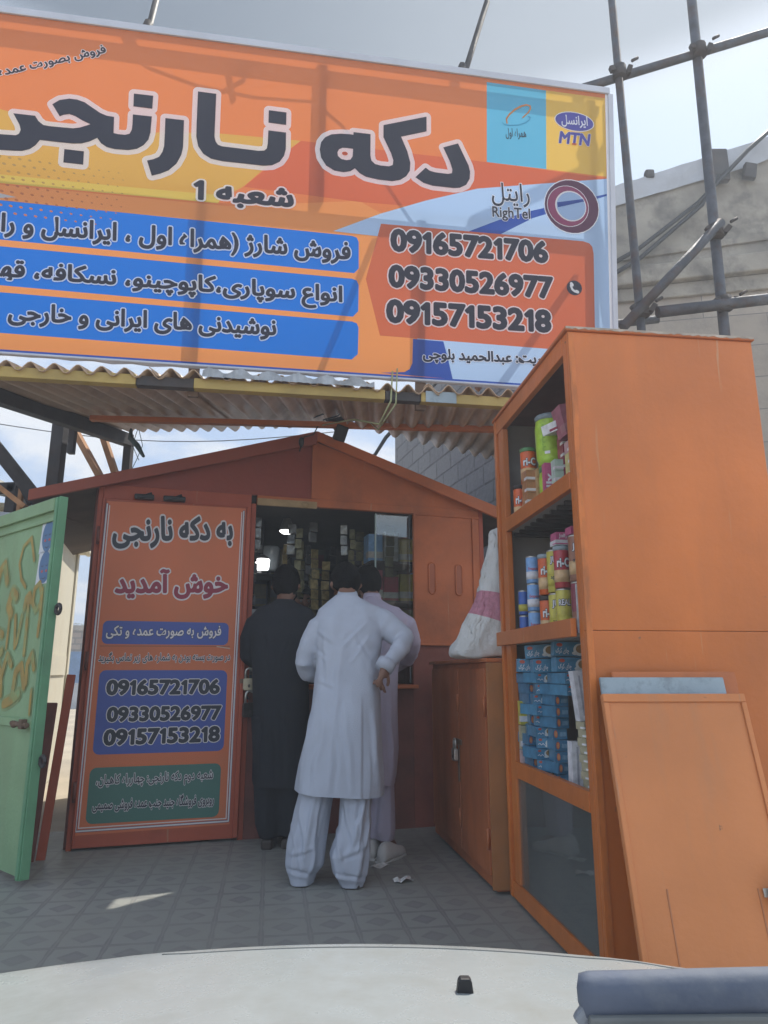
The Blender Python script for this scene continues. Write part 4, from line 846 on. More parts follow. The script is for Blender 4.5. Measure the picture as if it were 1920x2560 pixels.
def sack():
    b=B(); rings=[]; rng=random.Random(4); n=40
    prof=[(1.153,.56,.30,.165,.15),(1.17,.565,.30,.195,.17),(1.22,.575,.29,.190,.18),(1.33,.61,.28,.155,.17),(1.45,.645,.27,.140,.15),(1.57,.665,.27,.125,.13),(1.68,.685,.26,.110,.11),(1.78,.70,.26,.098,.085),(1.84,.71,.26,.090,.06),(1.875,.715,.26,.085,.03)]
    k=b.mi(None)
    mw=M('woven_white',(.62,.62,.60),.7,.06,5,.5,120,dirt=(.40,.39,.36),dirt_amt=.5,dirt_scale=5); mp=M('woven_pink',(.50,.22,.28),.7,.15,50,.5,120)
    for z,cx,cy,rx,ry in prof:
        r=[]
        for j in range(n):
            a=2*math.pi*j/n; d=1+.06*math.sin(3*a+z*9)+.045*math.sin(6*a+z*24)+.04*math.sin(11*a-z*31)+rng.uniform(-.022,.022)
            ca,sa=math.cos(a),math.sin(a); e=.75
            r.append(b.b.verts.new((cx+rx*d*math.copysign(abs(ca)**e,ca),3.62+cy+.03+ry*d*math.copysign(abs(sa)**e,sa)*.6,z+.008*math.sin(a*4))))
        rings.append(r)
    i0=b.mi(mw); i1=b.mi(mp)
    b.rings(rings,i0,True); b.b.verts.ensure_lookup_table()
    for f in b.b.faces:
        c=f.calc_center_median().z
    o=b.build('sack',None,smooth=True)
    md=o.modifiers.new('s','SUBSURF'); md.levels=2; md.render_levels=2; baked(o)
    for v in o.data.vertices:
        p=v.co.copy(); nn=v.normal.copy(); kk=min(1,max(0,(p.z-1.155)*12))
        v.co=p+nn*kk*(.020*mnoise.noise(p*7)+.012*(1-2*abs(mnoise.noise(Vector((p.x*16,p.y*16,p.z*8+p.x*9)))))+.004*mnoise.noise(p*42))
    bm=bmesh.new(); bm.from_mesh(o.data)
    P1=(Vector((.56,3.9,1.515)),Vector((.16,0,1)).normalized()); P2=(Vector((.54,3.9,1.375)),Vector((.30,0,1)).normalized())
    for c,nn in (P1,P2): bmesh.ops.bisect_plane(bm,geom=bm.verts[:]+bm.edges[:]+bm.faces[:],plane_co=c,plane_no=nn)
    for f in bm.faces:
        q=f.calc_center_median(); f.material_index=1 if (q-P1[0]).dot(P1[1])<0 and (q-P2[0]).dot(P2[1])>0 else 0; f.smooth=True
    bm.to_mesh(o.data); bm.free()
    return o
tag(sack(),'white woven plastic sack with a pink band standing on the low cabinet','sack')

# ------------------------------------------------------------------ tall cabinet (local x along its wide front, y away from the viewer)
CN=(.755,2.65,0); CRT=R(6.8); CW,CD,CH=.815,1.108,2.455
def cw_(x,y,z): return (CN[0]+x*math.cos(CRT)-y*math.sin(CRT),CN[1]+x*math.sin(CRT)+y*math.cos(CRT),z)
ct=thing('tall_cabinet','tall orange metal display cabinet with open shelves of goods in its left side','cabinet',CN,(0,0,CRT))
b=B(); b.bb(.0,CW,0,.018,1.2325,CH-.004); b.bb(.0,CW,.001,.018,.02,1.2315); b.build('front_panel',ORANGE,ct,bevel=.003)
b=B(); b.bb(.0,.026,-.006,.0,.02,CH-.01); b.build('front_trim',TRIMO,ct,bevel=.002)
b=B(); b.bb(CW-.018,CW,.019,CD-.019,.02,CH-.004); b.build('side_panel',ORANGE,ct)
b=B(); b.bb(.03,CW-.019,CD-.018,CD,.02,CH-.004); b.build('end_panel',SHELFM,ct)
b=B(); b.bb(-.012,CW+.008,-.012,CD+.01,CH-.003,CH+.012); b.build('top',ORANGE_D,ct,bevel=.003)
rng=random.Random(9); b=B(); pr=None
for i in range(61):
    x=-.01+.83*i/60; q=[(x,-.0135,CH+.004+rng.uniform(-.004,.003)),(x,-.0135,CH+.0125),(x,.01,CH+.0135)]
    if pr: b.face([pr[0],q[0],q[1],pr[1]]); b.face([pr[1],q[1],q[2],pr[2]])
    pr=q
b.build('chipped_edge',M('chipped_paint',(.42,.36,.30),.8,.3,20),ct)
b=B(); b.bb(.02,.79,.02,CD-.02,CH-.02,CH-.006); b.build('ceiling_lining',DARKRED,ct)
def rail(name,y0,y1,z0,z1,x0=-.004,x1=.026,m=ORANGE):
    b=B(); b.bb(x0,x1,y0,y1,z0,z1); return b.build(name,m,ct,bevel=.003)
rail('near_post',0.02,.062,.02,CH-.004,.0,.03); rail('far_post',CD-.034,CD,.02,CH-.004,-.006,.03); rail('post_recess',CD-.075,CD-.035,.02,CH-.004,.012,.03,ORANGE_D); rail('far_post',.955,CD-.076,.1,CH-.09,-.002,.03)
rail('top_rail',.063,CD-.035,CH-.085,CH-.004,-.002,.028); rail('rail',.063,.954,1.795,1.866,-.004,.026); rail('rail',.072,CD+.004,1.212,1.282,-.03,-.006); rail('rail',.063,.954,.582,.655,-.004,.026); rail('base_rail',.02,CD-.035,.02,.095,-.002,.026)
for z in (1.797,1.214,.584): b=B(); b.bb(.028,CW-.02,.02,CD-.02,z,z+.016); b.build('shelf',SHELFM,ct)
b=B(); b.bb(.028,CW-.02,.02,CD-.02,.03,.045); b.build('shelf',SHELFM,ct)
b=B()
for i in range(9): b.bb(.05,.75,.25+i*.09,.27+i*.09,1.775,1.795)
b.build('shelf_slats',DARKST,ct)
b=B(); b.bb(.010,.014,.062,.955,.096,.581); b.build('lower_pane',glass_mat('dusty_glass',(.75,.82,.80),.1,.22),ct)

def canlabel(m): return m
def can(x,y,z,r,h,cols,label,group,txt=None,lid=None):
    """printed can: cols = (body, band, mark)"""
    t=thing('drink_can',label,'can',cw_(x,y,z),(0,0,CRT),group)
    b=B(); b.lathe([(r*.93,.0),(r,.004),(r,h-.004),(r*.95,h)],n=22,m=cols[0]); 
    b.lathe([(r+.0006,h*.14),(r+.0006,h*.44)],n=22,m=cols[1])
    b.build('body',None,t)
    b=B(); b.lathe([(r*.97,h-.003),(r*.99,h+.003),(r*.9,h+.006)] if not lid else [(r*1.03,h-.012),(r*1.04,h+.006),(r*.96,h+.009)],n=22); b.build('lid',lid or STEEL,t)
    S=Sheet()
    if txt:
        for tx,z0,hh,lay,xl,xr in txt: S.text(tx,((xl*r,z0*h),(xr*r,z0*h),hh*h),0,lay,hm=.66)
        v=S.b.b
        for vt in v.verts:
            a=vt.co.x/r; off=-vt.co.y; vt.co.x=(r+.001+off)*math.sin(a-.25); vt.co.y=-(r+.001+off)*math.cos(a-.25)
        S.build('print',t)
    return t
cW=pk('white',(.70,.70,.72)); cK=pk('black',(.02,.02,.03)); cOr=pk('can_orange',(.62,.12,.03)); cLime=pk('lime',(.36,.55,.05)); cRed=pk('can_red',(.42,.05,.06)); cYel=pk('can_yellow',(.52,.46,.08)); cBlu=pk('can_blue',(.20,.38,.66)); cDB=pk('deep_blue',(.05,.12,.40)); cBr=pk('can_brown',(.30,.14,.09)); cTan=pk('tan_print',(.62,.42,.22)); cGrn=pk('leaf_green',(.10,.25,.10))
RIC=[('ri-C',.52,.20,[(.09,cK),(.035,cW)],-.75,.85)]
GA='cans in the middle compartment of the tall cabinet'
Z1=1.2325
for i,l in enumerate(('lowest','middle','topmost')):
    can(.063,.75,Z1+i*.134,.033,.126,(cBlu,cW,cW),'pale blue milk can, %s of the stack nearest the far post'%l,GA,[('Evapora',.50,.10,[(.02,cRed)],-.8,.8)],None)
for i,l in enumerate(('lower','upper')): can(.050,.87,Z1+i*.125,.027,.115,(cDB,cYel,cW),'deep blue can with a yellow band at the far post, %s of two'%l,GA)
for i,l in enumerate(('lower','upper')): can(.080,.62,Z1+i*.197,.035,.182,(cOr,cTan,cW),'tall orange can with white lettering, %s of its pair in the middle compartment'%l,GA,RIC,DARKST if i==0 else GREYB)
for i,l in enumerate(('lower','upper')): can(.088,.52,Z1+i*.198,.035,.188,(cYel,cYel,cK),'yellow pineapple can, %s of the pair between the orange and the crimson cans'%l,GA,[('JUS',.72,.13,[(.10,cK),(.02,cW)],-.6,.6),('apple',.32,.09,[(.02,cK)],-.7,.8)])
can(.084,.42,Z1,.035,.197,(cYel,cYel,cK),'yellow can with a black mark under the crimson can',GA,[('REAL',.66,.12,[(.10,cK),(.015,cW)],-.8,.7),('napple',.26,.09,[(.02,cK)],-.8,.8)])
can(.084,.42,Z1+.206,.035,.178,(cRed,cTan,cW),'crimson can with white lettering standing on a yellow one',GA,RIC,GREYB)
can(.108,.30,Z1+.222,.036,.192,(cBr,cTan,cW),'brown can with a black mark beside the near post, upper',GA,[('JUS',.70,.12,[(.10,cK),(.02,cW)],-.6,.7),('mango',.42,.08,[(.02,cK)],-.7,.8)])
can(.108,.30,Z1,.036,.213,(pk('wine',(.22,.04,.06)),cBr,cW),'wine red can beside the near post, lower',GA)
packbox(cw_(.081,.385,Z1+.395),(.068,.07,.022),(cW,pk('jelly_pink',(.50,.10,.22))),'white carton lying on the crimson can',rz=CRT)
def jelly(loc,dim,label,rz,rot=0):
    t=thing('jelly_box',label,'box',loc,(0,0,rz)); b=B(); b.bb(-dim[0]/2,dim[0]/2,0,dim[1],0,dim[2],pk('jelly_pink',(.42,.06,.17))); b.build('carton',None,t)
    S=Sheet()
    if rot: S.text('Jolly',((.010,dim[2]*.15),(.010,dim[2]*.75),.028),.001,[(.025,cW)],hm=.66)
    else: S.text('Jolly',((-dim[0]*.3,dim[2]*.3),(dim[0]*.25,dim[2]*.3),dim[2]*.45),.001,[(.025,cW)],hm=.66)
    S.build('print',t); return t
jelly(cw_(.086,.385,Z1+.418),(.070,.07,.034),'pink jelly box lying on the white carton above the cans',CRT)
jelly(cw_(.118,.27,Z1+.424),(.085,.07,.032),'pink jelly box on top of the brown can',CRT)
b=B(); b.bb(-.005,.005,-.003,.003,0,.205); o=b.build('price_strip',cW); o.location=cw_(.076,.25,Z1); tag(o,'thin white plastic strip standing in front of the wine red can','strip')
# top compartment
Z2=1.8145; GB='goods in the top compartment of the tall cabinet'
def bucket(x,y,z,r,h,label,lidm):
    t=thing('bucket',label,'bucket',cw_(x,y,z),(0,0,CRT),GB)
    b=B(); b.lathe([(r*.86,0),(r*.88,.01),(r*.80,h*.04),(r*.97,h*.18),(r,h*.8),(r*.93,h*.93),(r*.93,h)],n=28); b.build('body',cLime,t,smooth=True)
    b=B(); b.lathe([(r*.95,h-.01),(r*.98,h+.012),(r*.9,h+.018)],n=28); b.build('lid',lidm,t)
    S=Sheet(); gm=pk('dull_lime',(.20,.38,.04))
    for k in range(5): S.stroke([(-r*.6,h*(.35+.1*k)),(r*.35,h*(.35+.1*k))],.0018,0,gm)
    S.stroke([(-r*.65,h*.28),(r*.4,h*.28),(r*.4,h*.82),(-r*.65,h*.82)],.0014,0,gm,True)
    S.poly([(-r*.55,h*.2),(-r*.2,h*.2),(-r*.2,h*.26),(-r*.55,h*.26)],0,cW)
    for vt in S.b.b.verts:
        a=vt.co.x/r; vt.co.x=(r+.002)*math.sin(a-.2); vt.co.y=-(r+.002)*math.cos(a-.2)
    S.build('print',t); return t
bucket(.112,.56,Z2,.060,.20,'lime green tub with a dark lid underneath the big lime bucket',cGrn); bucket(.113,.555,Z2+.221,.071,.235,'big lime green bucket with a dark lid in the top compartment',GREYB)
can(.036,.82,Z2,.032,.185,(cOr,cTan,cW),'tall orange can at the far post of the top compartment',GB,RIC,DARKST)
can(.056,.72,Z2,.040,.165,(cOr,cTan,cW),'orange can hidden low behind the brown cartons in the top compartment',GB,RIC,DARKST)
can(.056,.72,Z2+.176,.040,.175,(cOr,cTan,cW),'orange can standing above the brown cartons in the top compartment',GB,RIC,cGrn)
CB=pk('brown_carton',(.42,.21,.10)); CT=pk('kraft',(.52,.33,.15)); MC1=pk('maroon',(.30,.04,.08))
for i in range(2):
    for j in range(4):
        packbox(cw_((.034,.078)[i],(.63,.60)[i],Z2+j*.057),((.046,.044)[i],.07,.055),(CB if i==0 else CT,cW if i==0 else pk('kraft2',(.46,.28,.13))),'%s carton, %s from the bottom of its pile in the top compartment'%('brown' if i==0 else 'kraft',ORD[j]),'carton','brown and kraft cartons in the top compartment',CRT)
jelly(cw_(.070,.47,Z2),(.046,.04,.215),'upright pink jelly box standing in front of the lime tub',CRT,1)
for j in range(4): packbox(cw_(.092,.405,Z2+j*.054),(.040,.05,.052),(pk('mint',(.45,.58,.50)),cW),'mint and white carton, %s from bottom of pile beside the pink jelly box'%ORD[j],'carton','mint cartons right of the lime tub',CRT)
for j in range(6): packbox(cw_(.134,.40,Z2+j*.056),(.042,.07,.054),(MC1,cW),'maroon and white carton, %s from bottom of pile beside the lime bucket'%ORD[j],'carton','maroon cartons right of the lime bucket',CRT)
for j in range(5): packbox(cw_(.128,.29,Z2+j*.055),(.05,.07,.053),(pk('pale_yellow',(.58,.52,.22)) if j<4 else pk('pinkish',(.5,.28,.30)),cW),'%s carton, %s from the bottom of the pile beside the near post'%('pale yellow' if j<4 else 'pinkish',ORD[j]),'carton','small cartons beside the near post',CRT)
b=packbox(cw_(.110,.37,Z2+.345),(.078,.10,.045),(cW,MC1),'white and maroon carton lying tilted on the maroon pile','carton',None,CRT); b.rotation_euler=(0,-.22,CRT+.35)
b=packbox(cw_(.128,.28,Z2+.30),(.085,.10,.14),(pk('dusty_pink',(.36,.13,.17)),pk('dusty_pink2',(.4,.2,.22))),'dusty pink pack leaning at the top of the near post','pack',None,CRT); b.rotation_euler=(0,-.2,CRT)
# third compartment: wall of blue tea boxes
Z3=.6015; BT=pk('tea_blue',(.075,.235,.37)); BT2=pk('tea_blue_dark',(.06,.19,.31)); cCup=pk('cup_white',(.66,.66,.62)); cTea=pk('tea_brown',(.34,.20,.07)); cLogo=pk('tea_logo',(.52,.09,.05)); cOrg=pk('tea_orange',(.62,.26,.10))
proto=None
def tea_proto(short):
    t=bpy.data.objects.new('tea_box',None); COL.objects.link(t)
    b=B(); W_=.085 if not short else .062; b.bb(-W_/2,W_/2,0,.15,0,.046,BT if not short else BT2); b.build('carton',None,t)
    S=Sheet()
    if not short:
        S.poly(ellipse((.018,.022),.022,.017),.0006,cCup); S.poly(ellipse((.020,.024),.016,.012),.0012,cTea); S.poly(ellipse((.004,.010),.010,.006),.0014,cCup); S.poly(ellipse((-.026,.036),.008,.005),.0006,cLogo)
        S.stroke([(-.036,.016),(-.028,.020),(-.022,.013),(-.014,.020),(-.008,.014)],.0014,.0006,cW)
    else:
        S.poly(ellipse((-.018,.023),.008,.016),.0006,cLogo); S.poly(ellipse((-.018,.023),.006,.013),.0012,cOrg)
        for k in range(5): S.stroke([(.0+.006*k,.014),(.002+.006*k,.030)],.0013,.0006,pk('pale_blue_print',(.30,.45,.55)))
    S.build('print',t); return t
PA,PB=tea_proto(False),tea_proto(True)
def long_box(x,y,z,yaw,roll,label):
    t=thing('tea_box',label,'box',cw_(x,y,z),(0,roll,CRT+yaw),'blue tea boxes in the third compartment')
    b=B(); b.bb(-.075,.075,0,.09,0,.062,BT); b.build('carton',None,t,bevel=.0015)
    S=Sheet(); S.poly(ellipse((.040,.030),.030,.027),.0006,cCup); S.poly(ellipse((.043,.033),.022,.018),.0012,cTea); S.poly(ellipse((.018,.014),.014,.008),.0014,cCup); S.poly(ellipse((-.050,.048),.013,.008),.0006,cLogo)
    S.text('چای کرک',((-.066,.014),(-.008,.016),.020),.0006,[(.02,cW)]); S.build('print',t)
for k_,(x,y,z,yaw,roll,l) in enumerate(((.055,.80,1.078,-.25,.04,'long side blue tea box in the top heap, leftmost at the far post'),(.085,.64,1.078,-.15,-.03,'long side blue tea box in the top heap, middle of its lower layer'),(.125,.46,1.080,-.1,.02,'long side blue tea box in the top heap, lower layer by the near post'),(.075,.72,1.145,-.3,-.06,'long side blue tea box lying upper left on the heap'),(.125,.48,1.147,-.2,.05,'long side blue tea box lying upper right on the heap'))): long_box(x,y,z,yaw,roll,l)
def copy_tree(o):
    c=o.copy(); COL.objects.link(c)
    for ch in o.children: d=ch.copy(); COL.objects.link(d); d.parent=c
    return c
rng=random.Random(12)
TC=((.056,.80),(.062,.68),(.088,.55),(.112,.42))
for r_ in range(10):
    for c_ in range(4):
        if c_==3 and r_<8: continue
        short=(c_ in (0,2)) if r_<9 else (r_+c_)%2==1
        if r_ in (1,2) and c_==1: short=False
        p=PB if short else PA
        o=copy_tree(p)
        o.location=cw_(TC[c_][0]+rng.uniform(-.006,.006),TC[c_][1]+rng.uniform(-.022,.018),Z3+r_*.0475); o.rotation_euler=(rng.uniform(-.02,.02),rng.uniform(-.045,.045),CRT+rng.uniform(-.30,.26)-.05)
        tag(o,'blue tea box, %s row from the bottom, %s from the far post, %s'%(ORD[r_],ORD[c_],'narrow end out' if short else 'cup side out'),'box','blue tea boxes in the third compartment')
for p in (PA,PB):
    for ch in list(p.children): bpy.data.objects.remove(ch)
    bpy.data.objects.remove(p)
def longwhite(x,y,z,tilt,label):
    t=B(); t.bb(-.022,.022,0,.05,0,.20,cW); t.bb(-.004,.004,-.001,.0,.02,.18,pk('grey_print',(.42,.42,.46))); o=t.build('long_box',None); o.location=cw_(x,y,z); o.rotation_euler=(0,tilt,CRT); tag(o,label,'box')
longwhite(.100,.30,Z3+.285,-.10,'long white box standing tilted on the khaki packs beside the tea boxes'); longwhite(.072,.345,Z3+.0,.02,'long white box standing upright low beside the tea boxes')
KH=pk('khaki_pack',(.44,.40,.26))
for j in range(9):
    packbox(cw_(.108+.006*(j%2),.24+.004*j,Z3+j*.0315),(.058,.06,.0305),(KH,cW),'khaki and white pack, %s from the bottom of the pile by the near post'%ORD[j],'pack','khaki packs by the near post',CRT+.2)
for j,(c,n_) in enumerate(((pk('pale_pink',(.5,.38,.38)),'pale pink'),(KH,'beige'),(cYel,'yellow'))):
    packbox(cw_(.032,.89,Z3+j*.115),(.036,.04,.11),(c,cW),'%s pack stood on edge at the far post beside the tea boxes'%n_,'pack',None,CRT)
b=B(); b.lathe([(.02,0),(.10,.02),(.11,.09),(.07,.13),(.03,.12)],n=20); o=b.build('cooking_pot',DARKST,smooth=True); o.location=cw_(.23,.45,.36); tag(o,'dark round pot on a crate behind the dusty lower pane','pot')
b=B(); b.bb(-.12,.12,-.1,.1,0,.313); o=b.build('crate',M('crate_board',(.25,.19,.13),.8,.2,6),bevel=.004); o.location=cw_(.24,.45,.0455); o.rotation_euler=(0,0,CRT); tag(o,'dull wooden crate behind the dusty lower pane of the tall cabinet','crate')

# ------------------------------------------------------------------ metal leaves leaning on the tall cabinet
def leaning(name,x0,x1,yb,yt,zt,th,m,label,rz=0.03):
    h=math.hypot(yt-yb,zt); t=thing(name,label,'panel',((x0+x1)/2,yb,0),(-math.atan2(yt-yb,zt),0,rz)); b=B(); b.bb(-(x1-x0)/2,(x1-x0)/2,0,th,0,h); o=b.build('leaf',m,t,bevel=.004); return t,h
PEACH=M('faded_orange_paint',(.60,.215,.07),.5,.15,1.6,.2,30,wear=(.30,.22,.15),dirt=(.33,.22,.14),dirt_amt=.75,dirt_scale=2.4,streak=True)
t,h=leaning('cabinet_door',.775,1.285,2.30,2.56,1.005,.02,PEACH,'faded orange metal door leaf leaning against the front of the tall cabinet')
b=B()
b.bb(-.254,.254,-.008,.0,h-.03,h-.001); b.bb(-.254,-.236,-.008,0,.02,h-.031); b.bb(.236,.254,-.008,0,.02,h-.031); b.build('edge_rib',PEACH,t,bevel=.003)
for x in (-.14,.15): b=B(); b.bb(x-.002,x+.002,-.0025,.0,.16,.43); b.build('press_line',M('press_line',(.44,.18,.08),.6,.2),t)
b=B(); b.bb(.16,.25,-.012,-.009,.405,.43); b.tube([(.21,-.02,.40),(.21,-.02,.44)],.012,8); b.build('hasp',STEEL,t)
padlock((1.235,2.375,.435),.03,.95,'steel padlock hanging on the faded orange leaning leaf',STEEL,-.25)
t2,h2=leaning('metal_board',.79,1.245,2.345,2.615,1.062,.016,GREYB,'blue grey board with scraped paint leaning behind the faded orange leaf')
t3,h3=leaning('metal_board',.84,1.30,2.375,2.636,1.082,.010,ORANGE_D,'dull orange board leaning last, behind the blue grey one')

# ------------------------------------------------------------------ green gate at left
ga=thing('gate_leaf','green metal gate leaf with orange spray paint numerals standing open at left','gate',(-1.84,3.93,0),(0,0,R(139.5)))
b=B(); b.bb(0,1.25,0,.03,.05,2.03); b.build('sheet',GREEN,ga)
b=B(); b.bb(.0,.028,.032,.048,.04,2.06); b.bb(-.012,-.001,-.01,.04,.04,2.065); b.build('edge_profile',GREEN_D,ga,bevel=.003)
b=B(); b.bb(.029,1.25,.032,.052,1.985,2.06); b.bb(.029,1.25,.032,.045,1.925,1.945); b.build('top_profile',GREEN,ga,bevel=.004)
b=B(); b.bb(.029,1.25,.032,.046,.785,.83); b.build('cross_rail',GREEN,ga,bevel=.003)
b=B(); b.tube([(.05,.06,.80),(.24,.06,.805)],.014,8); b.bb(.08,.12,.047,.075,.78,.83); b.ell((.2,.065,.80),(.03,.015,.02)); b.build('bolt',RUST,ga)
for z in (1.42,.62):
    b=B(); b.tube([(-.048-.026*math.cos(a),.0,z+.026*math.sin(a)) for a in [k*math.pi/8 for k in range(0,17)]],.010,8,cap=False); b.bb(-.03,-.012,-.006,.006,z-.02,z+.02); b.build('latch_ring',DARKST,ga,smooth=True)
SG=Sheet(1); SPR=M('orange_spray',(.34,.235,.06),.6,.15,14,dirt=(.215,.36,.17),dirt_amt=.9,dirt_scale=9)
SPRH=M('orange_spray_haze',(.235,.285,.12),.6,.2,14,dirt=(.19,.34,.20),dirt_amt=1,dirt_scale=7)
def gs(pts,r):
    SG.stroke(pts,r*2.0,.0308+.00012*len(gl_),SPRH); SG.stroke(pts,r*1.25,.0335+.00012*len(gl_),SPR); gl_.append(1)
gl_=[]
for pts,r in (([(.10,1.50),(.14,1.58),(.20,1.55),(.21,1.47),(.16,1.42),(.11,1.45),(.10,1.50)],.013),([(.10,1.54),(.095,1.38),(.10,1.28)],.012),([(.235,1.48),(.26,1.52),(.30,1.50),(.31,1.44)],.016),([(.27,1.52),(.255,1.35),(.25,1.18)],.014),([(.33,1.40),(.36,1.25),(.385,1.22),(.42,1.40)],.013),([(.44,1.52),(.50,1.55),(.54,1.47),(.49,1.42)],.025),([(.50,1.40),(.50,1.22)],.012),([(.58,1.30),(.66,1.32),(.68,1.22),(.62,1.16),(.56,1.2)],.02),([(.25,1.72),(.32,1.86),(.42,1.82),(.45,1.72),(.40,1.62),(.33,1.57)],.010),([(.6,1.62),(.66,1.74),(.72,1.70),(.76,1.55),(.7,1.45)],.02),([(.10,1.10),(.14,1.18),(.19,1.12),(.18,1.02)],.015),([(.20,1.00),(.26,1.12),(.33,1.08),(.34,.95)],.018),([(.26,.96),(.36,.92),(.44,.90)],.022),([(.40,1.12),(.47,1.18),(.52,1.05),(.50,.95)],.016),([(.56,1.08),(.66,1.15),(.75,1.05)],.03),([(.10,.98),(.095,.86)],.010)): gs(pts,r)
SG.build('spray_paint',ga)
for k,z in enumerate((1.84,1.66)):
    S=Sheet(1); S.poly([(.030,z-.09),(.205,z-.09),(.190,z+.10),(.030,z+.10)],.032,Q('sticker_white',(.55,.58,.62))); S.poly(ellipse((.105,z+.005),.072,.092),.0328,Q('sticker_blue',(.06,.14,.28)))
    for dx_ in (-.018,.020): S.poly(ellipse((.105+dx_*1.4,z-.018),.012,.008),.0336,Q('sticker_red',(.45,.06,.05))); S.stroke([(.105+dx_*1.4-.014,z+.018),(.105+dx_*1.4,z+.010),(.105+dx_*1.4+.014,z+.016)],.002,.0336,q_k)
    S.stroke([(.080,z-.055),(.105,z-.063),(.130,z-.055)],.002,.0336,q_k)
    S.build('sticker',ga)
# boards between gate and kiosk
for (x,y,z,wd,m,l,ry) in ((-2.06,4.45,.90,.11,DARKRED,'short dark red board leaning between the green gate and the kiosk',.03),(-1.985,4.50,1.07,.05,REDP,'taller narrow red board leaning against the kiosk corner',.05)):
    b=B(); b.bb(-wd/2,wd/2,0,.025,0,z); o=b.build('leaning_board',m,bevel=.004); o.location=(x-.03,y-.05,0); o.rotation_euler=(R(-5),ry,R(12)); tag(o,l,'board')
# cream container behind the gate
cc_=thing('cream_shed','cream sheet metal shed with rounded eave behind the green gate','shed',(-2.9,5.9,0),(0,0,R(17)))
b=B(); b.bb(-2.4,0,0,2.25,0,2.42); b.build('wall',CREAM,cc_,bevel=.01)
b=B(); b.bb(-2.5,.10,-.12,2.35,2.42,2.46); b.tube([(.10,-.12,2.44),(.10,2.36,2.44)],.035,10); b.build('roof',CREAM,cc_,bevel=.005)
b=B(); b.bb(.002,.02,.9,.93,0,2.4); b.bb(.002,.02,2.1,2.25,0,2.4); b.bb(.002,.015,.2,2.0,1.05,1.25); b.build('wall_rib',CREAM,cc_)
# left lean-to
ls=thing('lean_to_roof','broken lean-to roof of dark steel and orange laths at far left','roof',(0,0,0))
def lb(p,q,wd,h,n,m): b=B(); b.bar(p,q,wd,h); b.build(n,m,ls,bevel=.003)
lb((-3.2,4.72,3.15),(-2.38,4.85,2.17),.085,.09,'rafter',DARKST); lb((-2.63,4.78,2.50),(-2.50,4.82,2.24),.05,.05,'rafter_stub',DARKST); lb((-3.3,4.6,2.80),(-2.5,4.75,2.20),.07,.035,'lath',WOOD); lb((-2.68,4.9,1.9),(-2.68,4.9,2.40),.07,.07,'prop',DARKST); lb((-2.60,4.86,1.9),(-2.60,4.86,2.37),.035,.03,'lath',WOOD); lb((-3.4,4.9,2.35),(-2.66,4.9,2.38),.07,.07,'purlin',DARKST)
b=B(); n=60; vs=[]
for i in range(n+1):
    x=-4.2+1.75*i/n; z0=.02*math.sin(i*.9)
    vs.append([b.b.verts.new((x,y,zz+z0)) for y,zz in ((4.95,2.20+(-2.45-x)*.42),(5.9,2.32+(-2.45-x)*.42))])
for a,c in zip(vs,vs[1:]): f=b.b.faces.new((a[0],c[0],c[1],a[1])); f.smooth=True
b.build('corrugated_sheet',M('grey_old_sheet',(.30,.31,.27),.6,.2,3,.1,20,dirt=(.15,.15,.12),dirt_amt=.5),ls)
b=B(); rng=random.Random(2)
for i in range(7): b.box((-2.75+.07*i,4.75+rng.uniform(-.03,.03),2.10+rng.uniform(-.02,.04)),(.12,.10,.05),Matrix.Rotation(rng.uniform(-.6,.6),3,'Y')@Matrix.Rotation(rng.uniform(-.5,.5),3,'X'))
b.build('crumpled_tin',FOIL,ls)
# far street corner at left
def brick_far():
    m=bpy.data.materials.new('far_brick'); m.use_nodes=True; t=m.node_tree; L=t.links.new; bs=t.nodes['Principled BSDF']; bs.inputs['Roughness'].default_value=.9
    tc=t.nodes.new('ShaderNodeTexCoord'); sp=t.nodes.new('ShaderNodeSeparateXYZ'); L(tc.outputs['Object'],sp.inputs[0]); c=t.nodes.new('ShaderNodeCombineXYZ'); L(sp.outputs[0],c.inputs[0]); L(sp.outputs[2],c.inputs[1])
    br=t.nodes.new('ShaderNodeTexBrick'); L(c.outputs[0],br.inputs['Vector']); br.inputs['Scale'].default_value=1; br.inputs['Brick Width'].default_value=.42; br.inputs['Row Height'].default_value=.2; br.inputs['Mortar Size'].default_value=.025; br.inputs['Color1'].default_value=(.30,.23,.18,1); br.inputs['Color2'].default_value=(.38,.31,.25,1); br.inputs['Mortar'].default_value=(.18,.16,.14,1); L(br.outputs['Color'],bs.inputs['Base Color']); return m
fw=thing('yard_wall','distant brick yard wall with a blue gate seen past the cream shed','wall',(-14,24,0))
b=B(); b.bb(-6,9,0,.3,0,2.45); b.build('wall',brick_far(),fw)
b=B(); b.bb(-6.05,9.05,-.05,.35,2.45,2.62); b.build('coping',CONC,fw)
b=B(); b.bb(3.2,4.6,-.06,-.01,0,1.75); b.build('gate',M('far_blue_gate',(.12,.22,.38),.5,.2,4),fw)
b=B(); b.bb(1.0,4.9,-1.2,-.9,0,.75); o=b.build('low_railing_wall',CONC2); o.location=(-14,23,0); tag(o,'low pale wall in front of the distant brick yard wall','wall')
pt=thing('palm_tree','palm tree rising behind the distant brick yard wall','tree',(-12.9,28,0))
b=B(); b.tube([(0,0,0),(.05,0,1.3),(0,0,2.7)],[.26,.2,.18],10); b.build('trunk',M('palm_trunk',(.16,.12,.08),.9,.3,10,.5,20),pt,smooth=True)
b=B(); rng=random.Random(6)
